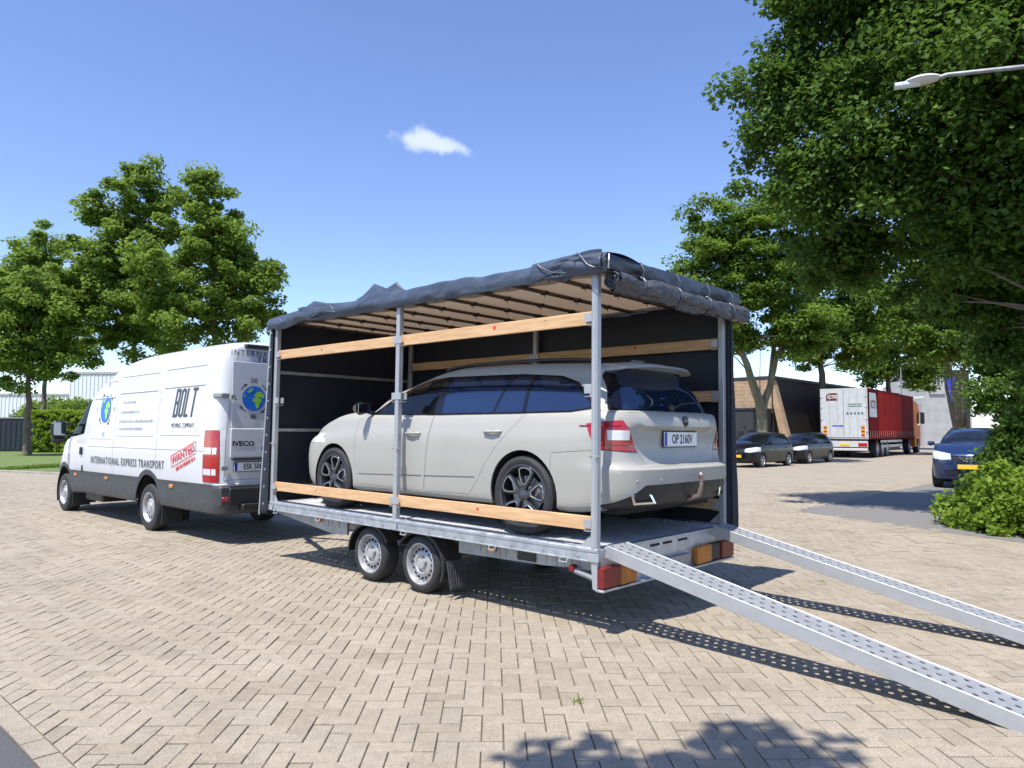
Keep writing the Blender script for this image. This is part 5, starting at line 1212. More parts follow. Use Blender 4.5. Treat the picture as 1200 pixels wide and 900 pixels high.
        # mirrors
        b = MB(); b.cbox(3.58, 3.72, s*1.05, s*1.30, 1.34, 1.66, .07); b.cbox(3.62, 3.70, s*1.06, s*1.28, 1.25, 1.36, .03); b.tube([(3.68, s*.93, 1.40), (3.66, s*1.10, 1.42)], .028, 8); b.tube([(3.68, s*.92, 1.60), (3.66, s*1.10, 1.60)], .022, 8); mo = b.build('door_mirror', M_black, T)
        g = MB(); g.cbox(3.572, 3.582, s*1.08, s*1.27, 1.39, 1.62, .002); g.build('mirror_glass', M_mirrorglass, mo)
        # rear door recess panels
        vs = [(-.35, .0)]
        b = MB(); b.cbox(-2.193, -2.183, s*.06, s*.80, 1.52, 2.38, .006); b.build('door_panel', M_vanpaint, T)
        b = MB(); b.cbox(-2.213, -2.195, s*.03, s*.815, 1.12, 1.50, .010); b.build('door_panel', M_vanpaint, T)
    b = MB(); b.cbox(-2.20, -2.19, -.004, .004, .84, 2.54, .001); b.build('door_gap', M_dark, T)
    b = MB(); b.cbox(-2.20, -2.10, .10, .62, 2.575, 2.625, .01); b.build('brake_light', M_black, T)
    # number plate niche
    b = MB(); b.cbox(-2.235, -2.195, .14, .80, 1.085, 1.13, .012); b.build('plate_lamp_bar', M_skirt, T)
    number_plate(T, 'ESK 5069', (-2.213, .50, 1.00), (0, -1, 0), w=.52, h=.114)
    # ---------------- print on the side and rear door
    xd = Vector((-1, 0, 0))
    def side_print(name, pts2, m, lift=.004, s=1, sub=None):
        """flat polygon (x,z) laid on the side surface"""
        b = MB(); vs = []
        for x, z in pts2: q = S.side(x, z, lift); vs.append((q.x, q.y, q.z))
        b.add(vs, [tuple(range(len(vs)))]); return b
    def put_text(name, body, x, z, size, m, **kw):
        q = S.side(x, z, .008); n = (S.side(x, z+.1)-S.side(x, z-.1)).normalized()
        return text_part(name, body, m, T, q, xd, n, size, **kw)
    # BOLT in slanted block letters
    x0, zc, hgt, adv, wd_, st = .84, 1.86, .40, .178, .148, .046
    def glyph(strokes, ox, hole=None):
        for poly in strokes:
            b = MB(); vs = []
            for u, v in poly:
                x = ox-u; z = zc-hgt/2+v*hgt; x -= (v-.5)*.075; q = S.side(x, z, .006); vs.append((q.x, q.y, q.z))
            b.add(vs, [tuple(range(len(vs)))]); letters.append(b)
    letters = []; W = wd_; k = st
    B_ = [[(0, 0), (k, 0), (k, 1), (0, 1)], [(k, 0), (W-.02, 0), (W, .06), (W, .10), (k, .10)], [(k, .9), (W, .9), (W, .94), (W-.02, 1), (k, 1)], [(k, .46), (W, .46), (W, .56), (k, .56)], [(W-k, .10), (W, .10), (W, .46), (W-k, .46)], [(W-k, .56), (W, .56), (W, .9), (W-k, .9)]]
    O_ = [[(0, .06), (k, .0), (k, 1), (0, .94)], [(W-k, 0), (W, .06), (W, .94), (W-k, 1)], [(k, 0), (W-k, 0), (W-k, .10), (k, .10)], [(k, .9), (W-k, .9), (W-k, 1), (k, 1)]]
    L_ = [[(0, 0), (k, 0), (k, 1), (0, 1)], [(k, 0), (W-.02, 0), (W-.02, .10), (k, .10)]]
    T_ = [[(W*.5-k*.5, 0), (W*.5+k*.5, 0), (W*.5+k*.5, .9), (W*.5-k*.5, .9)], [(0, .9), (W, .9), (W, 1), (0, 1)]]
    ox = -.80+.0
    for nm, g in (('B', B_), ('O', O_), ('L', L_), ('T', T_)):
        letters = []; glyph(g, ox); al = MB()
        for b in letters: al.add(b.v, b.f)
        al.build('lettering', M_greyp, T); ox -= adv
    b = side_print('p', [(-.72, 1.605), (-1.54, 1.615), (-1.54, 1.475), (-.72, 1.465)], mat('white label', (.80, .80, .81), .4), .004); b.build('label_strip', MATS['white label'], T)
    put_text('lettering', 'MOVING COMPANY', -1.13, 1.54, .10, M_greyp, xscale=.78, spacing=1.05)
    put_text('lettering', 'INTERNATIONAL EXPRESS TRANSPORT', .92, .975, .165, M_greyp, xscale=.82, spacing=1.32, bold=.001)
    # stamp
    cx, cz, ang = -1.225, 1.145, math.radians(16); 
    def rot(u, v): return (cx-(u*math.cos(ang)-v*math.sin(ang)), cz+u*math.sin(ang)+v*math.cos(ang))
    for u0, u1, v0, v1 in ((-.40, .40, .075, .085), (-.40, .40, -.085, -.075), (-.40, -.39, -.075, .075), (.39, .40, -.075, .075)):
        side_print('s', [rot(u0, v0), rot(u1, v0), rot(u1, v1), rot(u0, v1)], M_redp, .007).build('stamp_frame', M_redp, T)
    q = S.side(cx, cz, .008); text_part('stamp_lettering', 'WANTED', M_redp, T, q, (-math.cos(ang), 0, math.sin(ang)), (math.sin(ang), 0, math.cos(ang)), .15, bold=.002, xscale=1.15)
    rs = random.Random(4); u = -.26; b = MB()                     # second line of the stamp, too small to read
    while u < .34:
        w = rs.uniform(.018, .030); vs = [S.side(*rot(u+du, dv), .008) for du, dv in ((0, -.165), (w, -.165), (w, -.115), (0, -.115))]; b.add(vs, [(0, 1, 2, 3)]); u += w+rs.choice((.010, .010, .03))
    b.build('small_print', M_redp, T, kind='stuff')
    # rows of small print, too small to read
    rnd = random.Random(8)
    for z, xa, ln in ((1.92, 1.17, .52), (1.765, 1.22, .72), (1.615, 1.25, 1.30), (1.50, 1.25, .98)):
        x = xa; b = MB()
        while x > xa-ln:
            w = rnd.uniform(.012, .026); h = rnd.choice((.030, .030, .042)); vs = []
            for u, v in ((0, -.015), (w, -.015), (w, h-.015), (0, h-.015)): p = S.side(x-u, z+v, .008); vs.append((p.x, p.y, p.z))
            b.add(vs, [(0, 1, 2, 3)]); x -= w+rnd.choice((.009, .009, .012, .035))
        b.build('small_print', M_lightp, T, kind='stuff')
    # globes
    land = [[(-.62, .55), (-.35, .80), (-.05, .86), (-.20, .62), (-.45, .42)], [(.02, .30), (.25, .52), (.55, .62), (.86, .35), (.90, .0), (.70, .10), (.50, .12), (.30, .05), (.10, .12)], [(-.05, .10), (.30, .04), (.62, .0), (.70, -.15), (.50, -.40), (.45, -.70), (.25, -.86), (.10, -.55), (.05, -.30), (-.15, -.20)], [(.74, -.3), (.82, -.2), (.80, -.45)], [(-.9, .1), (-.8, .35), (-.7, .15)]]
    def globe(place, r, tag_lbl):
        """place(u, v, lift) -> point"""
        b = MB(); n = 32; b.add([place(r*math.cos(2*math.pi*k/n), r*math.sin(2*math.pi*k/n), .0068) for k in range(n)], [tuple(range(n))]); g = b.build('globe_print', M_blue, T)
        for p in land:
            b = MB(); b.add([place(u*r*.97, v*r*.97, .0088) for u, v in p], [tuple(range(len(p)))]); b.build('globe_land', M_green, g)
        for a in (45, 135, 225, 315):
            b = MB(); an = math.radians(a); R1 = r*1.30
            pts = []
            for d_, rr in ((-14, R1-.035*r), (6, R1-.035*r), (6, R1-.10*r), (20, R1), (6, R1+.10*r), (6, R1+.035*r), (-14, R1+.035*r)):
                t = an-math.radians(d_); pts.append(place(rr*math.cos(t), rr*math.sin(t), .0068))
            b.add(pts, [tuple(range(7))]); b.build('globe_arrow', M_ink, g)
        return g
    S_at = lambda cx_, cz_: (lambda u, v, lift: S.side(cx_-u, cz_+v, lift))
    g1 = globe(S_at(1.94, 1.83), .225, 'side')
    for t, u, v in (('DE', 0, .42), ('PL', -.40, 0), ('NL', .40, 0), ('BE', 0, -.42)): put_text('lettering', t, 1.94-u, 1.83+v, .10, M_lightp, xscale=.9)
    globe(lambda u, v, lift: Vector((-2.193-lift, .50-u, 1.90+v)), .165, 'rear')
    for t, u, v in (('DE', 0, .235), ('PL', -.275, 0), ('NL', .275, 0), ('BE', 0, -.245)): text_part('lettering', t, M_greyp, T, (-2.199, .50-u, 1.90+v), (0, -1, 0), (0, 0, 1), .085, xscale=.9, bold=.001)
    text_part('lettering', 'INTERNATIONAL', M_greyp, T, (S.end(.45, 2.52).x-.012, .33, 2.50), (0, -1, 0), (.02, 0, 1), .105, spacing=1.25)
    text_part('lettering', 'TRANSPORT', M_greyp, T, (S.end(.2, 2.42).x-.012, .10, 2.42), (0, -1, 0), (.02, 0, 1), .105, spacing=1.25)
    text_part('lettering', 'IVECO', M_ink, T, (-2.216, .64, 1.30), (0, -1, 0), (0, 0, 1), .085, bold=.003, xscale=1.25)
    b = MB(); b.box(-2.2165, -2.2145, .335, .385, 1.21, 1.26); b.build('print_square', M_plate_b, T)
    S.bm.free(); return T
build_van()
# ------------------------------------------------------------------ vegetation
RNG = np.random.default_rng(11)
def leaf_cloud(centers, radii, per, size, flat=.75, droop=.0, rng=RNG, up=.35, aspect=.62):
    """leaves (folded rhombs) scattered in clumps -> V, F, attr"""
    n = len(centers)*per; c = np.repeat(np.asarray(centers, float), per, 0); r = np.repeat(np.asarray(radii, float), per)[:, None]
    d = rng.normal(size=(n, 3)); d /= np.linalg.norm(d, axis=1)[:, None]; rad = rng.random(n)[:, None]**.55
    p = c+d*rad*r*np.array([1, 1, flat])
    nrm = d*.55+rng.normal(size=(n, 3))*.55+np.array([0, 0, up]); nrm /= np.linalg.norm(nrm, axis=1)[:, None]
    a = rng.normal(size=(n, 3)); t = np.cross(nrm, a); t /= np.linalg.norm(t, axis=1)[:, None]; b = np.cross(nrm, t)
    s = (size*(.65+.7*rng.random(n)))[:, None]; w = s*aspect*.5
    V = np.empty((n, 4, 3)); V[:, 0] = p-t*s*.5; V[:, 1] = p+b*w-nrm*w*.25; V[:, 2] = p+t*s*.5-nrm*s*.12; V[:, 3] = p-b*w-nrm*w*.25
    F = np.arange(n*4).reshape(n, 4)
    ck = np.repeat(rng.random(len(centers)), per); at = np.clip(.5*rng.random(n)+.5*ck, 0, 1)
    return V.reshape(-1, 3), F, np.repeat(at, 4)
def limb(mb, a, b, r0, r1, rnd, bend=.12, n=6, sides=7):
    a, b = Vector(a), Vector(b); L = (b-a).length; off = Vector((rnd.uniform(-1, 1), rnd.uniform(-1, 1), rnd.uniform(-.2, .6)))*L*bend
    pts = [a.lerp(b, t)+off*math.sin(t*math.pi)+Vector((rnd.uniform(-1, 1), rnd.uniform(-1, 1), 0))*L*.015*(0 < t < 1) for t in [i/n for i in range(n+1)]]
    mb.tube(pts, [r0+(r1-r0)*(i/n)**.8 for i in range(n+1)], sides); return pts
M_bark = mat('grey bark', (.16, .13, .095), .9, var=.45, vscale=7, bump=.8, bscale=16, stretch=(1, 1, .25))
M_bark2 = mat('mossy maple bark', (.20, .18, .11), .9, var=.45, vscale=5, bump=.8, bscale=16, stretch=(1, 1, .25))
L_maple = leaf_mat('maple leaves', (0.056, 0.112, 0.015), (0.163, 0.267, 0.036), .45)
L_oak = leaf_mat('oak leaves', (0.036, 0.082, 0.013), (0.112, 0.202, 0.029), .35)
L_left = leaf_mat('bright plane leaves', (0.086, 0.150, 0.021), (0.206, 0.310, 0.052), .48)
L_bush = leaf_mat('bush leaves', (0.086, 0.155, 0.015), (0.232, 0.344, 0.043), .42)
L_hedge = leaf_mat('hedge leaves', (0.129, 0.215, 0.015), (0.258, 0.361, 0.043), .4)
def tree(name, label, base, blobs, leaf, n_clump, per, size, trunk_h, r0, bark, group=None, seed=1, clump_r=.55, shell=.55, extra=(), limbs=9, fork=None, flat=.55, lean=(0, 0), rag=.13, up=.75):
    """blobs: crown ellipsoids (cx, cy, cz, rx, ry, rz) relative to base"""
    rnd = random.Random(seed); rng = np.random.default_rng(seed)
    T = empty(name, base, 0, label, 'tree', group)
    vol = np.array([b[3]*b[4]*b[5] for b in blobs])**.55; vol = vol/vol.sum(); C = []
    for b, f in zip(blobs, vol):
        m = max(4, int(n_clump*f)); d = rng.normal(size=(m, 3)); d /= np.linalg.norm(d, axis=1)[:, None]; rr = (shell+(1-shell)*rng.random(m)**.6)*(1+rag*rng.normal(size=m)); far = rng.random(m) < .10; rr = np.where(far, 1.0+.22*rng.random(m), rr); d[:, 2] = np.where(far, np.abs(d[:, 2])+.2, d[:, 2])
        C.append(np.array(b[:3])+d*rr[:, None]*np.array(b[3:6]))
    C = np.concatenate(C+[np.array(extra).reshape(-1, 3)]) if len(extra) else np.concatenate(C)
    C = C[C[:, 2] > trunk_h*.55]
    R = clump_r*(.45+.95*rng.random(len(C))**1.4)
    V, F, A = leaf_cloud(C, R, per, size, flat=flat, rng=rng, up=up)
    link(bpy.data.objects.new('crown', np_mesh('crown', V, F, leaf, attr=A)), T)
    mb = MB(); top = Vector((lean[0], lean[1], trunk_h)); zt = max(b[2]+b[5] for b in blobs)*.86
    pts = limb(mb, (0, 0, -.06), top, r0*1.25, r0*.8, rnd, .03, 6, 10)
    heads = [top]
    if fork:
        for fx, fy, fz, fr in fork: limb(mb, top, (fx, fy, fz), r0*fr, r0*fr*.45, rnd, .06, 6, 8); heads.append(Vector((fx, fy, fz)))
    else:
        limb(mb, top, (lean[0]*1.5, lean[1]*1.5, zt), r0*.8, r0*.15, rnd, .04, 7, 8); heads += [Vector((lean[0]*1.2, lean[1]*1.2, trunk_h+(zt-trunk_h)*k)) for k in (.2, .4, .6)]
    idx = rng.choice(len(C), size=min(limbs*4, len(C)), replace=False)
    for q, i in enumerate(idx):
        c = Vector(C[i]); h = min(heads, key=lambda k: (k-c).length+(0 if k.z < c.z else 3)); k = 1 if q < limbs else .45
        limb(mb, h, c, r0*.30*k, r0*.05*k, rnd, .10, 5, 6)
    mb.build('trunk', bark, T, smooth=60)
    return T
def gp(px, depth):
    """point on the ground plane at picture column px and this distance ahead"""
    p = at_depth(px, 506, depth); return Vector((p.x, p.y, 0))
def mpx(depth): return depth/FPX
# --- left: three broad trees behind the van, a young one on the lawn
def blobs_px(base, depth, items):
    """(px, py, rx_px, ry_px[, dd]) ellipses drawn in the picture -> ellipsoids in metres round base"""
    out = []
    for it in items:
        px, py, rx, ry = it[:4]; dd = it[4] if len(it) > 4 else 0; d = depth+dd; p = at_depth(px, py, d)
        out.append((p.x-base.x, p.y-base.y, p.z, rx*mpx(d), rx*mpx(d)*.9, ry*mpx(d)))
    return out
def add_trees():
    ROADSIDE = []
    for sx, sy, z in ((-1.08, 2.70, 6.2), (-1.25, 2.62, 6.3), (-1.66, 1.93, 6.4), (-1.78, 1.98, 6.3), (-1.5, 2.35, 6.2)):
        k = z/SUN_TRAVEL.z; ROADSIDE.append((sx+SUN_TRAVEL.x*k+3.9, sy+SUN_TRAVEL.y*k-11.2, z))
    b = gp(250, 43); tree('plane_tree', 'tall bright green tree with a pointed top standing behind the van roof', b, blobs_px(b, 43, [(238, 222, 17, 40), (245, 270, 44, 45), (235, 330, 70, 50), (290, 330, 40, 34), (275, 375, 52, 34), (205, 370, 50, 42), (262, 285, 34, 30)]), L_left, 300, 210, .24, 3.4, .24, M_bark, 'trees on the far lawn', 21, .85, .25, limbs=14, rag=.2)
    b = gp(160, 46); tree('plane_tree', 'broad bright green tree with open upper branches behind the van bonnet', b, blobs_px(b, 46, [(168, 215, 26, 24), (150, 255, 44, 34), (118, 252, 18, 20), (190, 250, 24, 40), (150, 300, 55, 40), (140, 350, 62, 44), (165, 385, 55, 40), (108, 330, 34, 40)]), L_left, 300, 210, .25, 3.2, .24, M_bark, 'trees on the far lawn', 22, .85, .25, limbs=14, rag=.2)
    b = gp(50, 52); tree('plane_tree', 'rounded bright green tree behind the slim lawn tree', b, blobs_px(b, 52, [(48, 292, 20, 22), (55, 330, 40, 34), (70, 370, 46, 40), (15, 330, 34, 36), (85, 405, 40, 30)]), L_left, 190, 200, .26, 3.2, .22, M_bark, 'trees on the far lawn', 23, .95, .25, rag=.2)
    b = gp(33, 43); tree('lawn_tree', 'slim young tree with a bare grey trunk on the lawn beside the hedge', b, blobs_px(b, 43, [(20, 340, 42, 40), (35, 385, 46, 40), (5, 395, 36, 40), (58, 415, 36, 26), (8, 430, 36, 24), (70, 380, 26, 30)]), L_left, 200, 190, .23, 3.0, .21, M_bark, None, 24, .8, .25, rag=.18)
    # --- right: the big oak whose trunk stands outside the picture
    b = Vector((-2.2, -9.3, 0))
    bl = blobs_px(b, 12.5, [(985, 40, 70, 75, 1.0), (915, 130, 52, 58, 1.4), (960, 215, 70, 55, .8), (1060, 120, 110, 95), (1000, -60, 90, 90, .5), (1120, -70, 130, 110), (1180, 100, 120, 130, -1), (1080, 250, 100, 70, .6), (1180, 270, 100, 80, 0), (990, 300, 52, 40, 2.0), (1130, 330, 70, 40, 1.8), (1290, 150, 130, 150, -1.5), (1250, 0, 160, 150, -2), (1210, 380, 60, 70, 1.2)])
    tree('oak_tree', 'huge dark green oak crown hanging over the street lamp', b, bl, L_oak, 1250, 170, .115, 3.2, .34, M_bark, None, 31, .58, .35, limbs=26, flat=.6, rag=.15)
    # --- maple by the parked cars
    b = gp(893, 35.5); d = 35.5; f = lambda px, py, dd=0: tuple(at_depth(px, py, d+dd)-b)
    tree('maple_tree', 'maple with a forked mossy trunk rising behind the dark parked hatchback', b, blobs_px(b, d, [(850, 268, 42, 34), (830, 312, 50, 32), (905, 255, 44, 32), (900, 310, 58, 38), (860, 350, 60, 34), (930, 360, 48, 34), (868, 395, 32, 22), (935, 395, 44, 26), (815, 345, 26, 22)]), L_maple, 300, 240, .19, 2.35, .30, M_bark2, 'street trees', 41, .85, .25, limbs=10, flat=.42, up=1.0,
        fork=[f(862, 400)+(.9,), f(905, 395, .6)+(.75,), f(925, 385)+(.6,)])
    b = gp(965, 47); tree('street_tree', 'dense green tree rising over the tall lorry trailer', b, blobs_px(b, 47, [(975, 370, 44, 44), (1000, 400, 40, 30), (945, 410, 30, 24), (1010, 340, 44, 44), (975, 315, 40, 30)]), L_maple, 190, 200, .23, 4.2, .30, M_bark, 'street trees', 42, 1.0, .3)
    b = gp(1045, 62); tree('street_tree', 'dark green tree beside the far street lamp behind the lorry cab', b, blobs_px(b, 62, [(1040, 400, 40, 38), (1075, 420, 34, 28), (1020, 430, 30, 20), (1060, 360, 44, 40), (1085, 440, 24, 18)]), L_maple, 190, 190, .28, 4.0, .3, M_bark, 'street trees', 43, 1.25, .3)
    b = gp(1128, 46); d = 46; f = lambda px, py, dd=0: tuple(at_depth(px, py, d+dd)-b)
    tree('street_tree', 'leafy tree with three pale stems behind the white box body', b, blobs_px(b, d, [(1110, 405, 46, 28), (1150, 385, 50, 36), (1090, 380, 40, 36), (1130, 345, 60, 40), (1180, 420, 40, 34)]), L_maple, 200, 190, .23, 1.2, .2, M_bark2, 'street trees', 44, .95, .3, fork=[f(1115, 440)+(.6,), f(1130, 435)+(.6,), f(1150, 440)+(.55,)])
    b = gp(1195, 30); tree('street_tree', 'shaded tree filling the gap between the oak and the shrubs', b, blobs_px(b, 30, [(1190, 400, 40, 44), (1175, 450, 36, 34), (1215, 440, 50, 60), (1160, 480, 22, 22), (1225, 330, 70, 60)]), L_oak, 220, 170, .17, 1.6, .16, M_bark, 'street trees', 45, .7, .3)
    # tree behind the photographer: only its shadow falls into the picture
    b = Vector((-3.9, 11.2, 0)); tree('roadside_tree', 'roadside tree beside the asphalt road casting leafy shade on the pavers', b, [(-.4, 1.2, 6.8, 1.8, 1.7, 1.7), (-1.5, 1.5, 7.4, 2.4, 2.4, 2.0)], L_oak, 200, 90, .16, 3.6, .2, M_bark, None, 51, .45, .3, extra=ROADSIDE, rag=.05)
    # --- shrubs at the right, hedge and shrub at the left
    def bush(name, label, items, leaf, n, per, size, cr, seed, cat='shrub'):
        rng = np.random.default_rng(seed); b0 = Vector((items[0][0], items[0][1], 0)); T = empty(name, b0, 0, label, cat); C = []
        for x, y, z, rx, ry, rz, k in items:
            m = int(n*k); d = rng.normal(size=(m, 3)); d[:, 2] = np.abs(d[:, 2])*.9+.0; d /= np.linalg.norm(d, axis=1)[:, None]; rr = (.55+.45*rng.random(m)**.5)*(1+.09*rng.normal(size=m))
            C.append(np.array([x-b0.x, y-b0.y, z])+d*rr[:, None]*np.array([rx, ry, rz]))
        C = np.concatenate(C); C[:, 2] = np.maximum(C[:, 2], .08); V, F, A = leaf_cloud(C, cr*(.6+.8*rng.random(len(C))), per, size, rng=rng, flat=.8); V[:, 2] = np.maximum(V[:, 2], .004)
        link(bpy.data.objects.new('foliage', np_mesh('foliage', V, F, leaf, attr=A)), T)
        mb = MB(); rnd = random.Random(seed)
        for i in rng.choice(len(C), size=min(26, len(C)), replace=False):
            c = Vector(C[i]); limb(mb, (c.x*.35, c.y*.35, -.03), c, .018, .006, rnd, .12, 4, 5)
        mb.build('stems', M_bark, T); return T
    bush('shrub', 'bright green leafy shrub at the edge of the asphalt bay', [(-1.35, -7.9, 0, 1.0, .95, 1.0, .5), (-2.5, -7.4, 0, 1.2, 1.0, 1.15, .5), (-.75, -8.3, 0, .55, .6, .62, .2)], L_bush, 300, 80, .088, .22, 61)
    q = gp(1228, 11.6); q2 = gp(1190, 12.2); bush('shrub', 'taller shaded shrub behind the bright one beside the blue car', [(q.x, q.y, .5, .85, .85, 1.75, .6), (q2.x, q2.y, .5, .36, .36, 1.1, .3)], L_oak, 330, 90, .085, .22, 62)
    p = gp(74, 62); bush('shrub', 'rounded green shrub growing over the clipped hedge', [(p.x, p.y, 2.1, 3.2, 3.2, 1.9, 1.0), (p.x+1.5, p.y+.5, 2.2, 2.2, 2.2, 1.6, .5)], L_left, 160, 90, .3, .75, 63)
    # clipped hedge
    a, c = gp(42, 50), gp(120, 50); T = empty('clipped_hedge', a, math.atan2(c.y-a.y, c.x-a.x), 'clipped bright green hedge on the lawn behind the van', 'hedge'); Lh = (c-a).length; rng = np.random.default_rng(71)
    n = 900; f_ = rng.random(n); C = np.stack([rng.random(n)*Lh, rng.normal(size=n)*.1-.45, rng.random(n)*2.7+.1], 1); k = f_ < .35; C[k, 1] = rng.random(k.sum())*-.9+.45; C[k, 2] = 2.75+rng.normal(size=k.sum())*.06
    C[:, 1] *= -1; m2 = (~k) & (rng.random(n) < .45); C[m2, 1] *= -1
    V, F, A = leaf_cloud(C, np.full(n, .20), 60, .13, rng=rng); V[:, 2] = np.maximum(V[:, 2], .0); link(bpy.data.objects.new('foliage', np_mesh('foliage', V, F, L_hedge, attr=A)), T)
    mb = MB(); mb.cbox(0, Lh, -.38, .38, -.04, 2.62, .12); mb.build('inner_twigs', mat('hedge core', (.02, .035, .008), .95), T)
add_trees()
# ------------------------------------------------------------------ lawn
def build_lawn():
    P = [gp(-240, 40), on_ground(-10, 552.5), on_ground(60, 556), on_ground(160, 560), gp(300, 40), gp(420, 120), gp(-400, 120)]
    mb = MB(); mb.add([(p.x, p.y, .02) for p in P], [tuple(range(len(P)))]); mb.build('lawn', M_soil, None, kind='structure')
    k = MB()
    for a, b in zip(P[1:4], P[2:5]):
        d = (b-a); n = max(1, int(d.length/1.0)); u = d/n; 
        for i in range(n):
            q = a+u*i; Mx = Matrix.Translation(q) @ Matrix.Rotation(math.atan2(u.y, u.x), 4, 'Z'); k.cbox(.01, u.length-.01, -.07, .07, -.05, .075, .012, M=Mx)
    k.build('lawn_kerb', mat('concrete kerb', (.33, .31, .28), .85, var=.3, vscale=8), None, kind='structure')
    rng = np.random.default_rng(5); n = 46000; A, B = P[1], P[4]; u = rng.random(n); v = rng.random(n)**1.5
    o = np.array([A.x, A.y]); e = np.array([B.x-A.x, B.y-A.y]); w = np.array([FW.x, FW.y])*34; base = o+e*(u*1.1-.05)[:, None]+w*v[:, None]+np.array([FW.x, FW.y])*.3
    h = .05+.08*rng.random(n); an = rng.random(n)*6.28; dx = np.stack([np.cos(an), np.sin(an)], 1)*.022; le = rng.normal(size=(n, 2))*.025
    V = np.zeros((n, 4, 3)); V[:, 0, :2] = base-dx; V[:, 1, :2] = base+dx; V[:, 2, :2] = base+dx*.3+le; V[:, 3, :2] = base-dx*.3+le; V[:, :2, 2] = .015; V[:, 2:, 2] = (.02+h)[:, None]
    link(bpy.data.objects.new('grass', np_mesh('grass', V.reshape(-1, 3), np.arange(4*n).reshape(n, 4), M_grass, attr=np.repeat(rng.random(n), 4))), None, kind='stuff', label='short mown grass on the lawn behind the van', category='grass')
build_lawn()
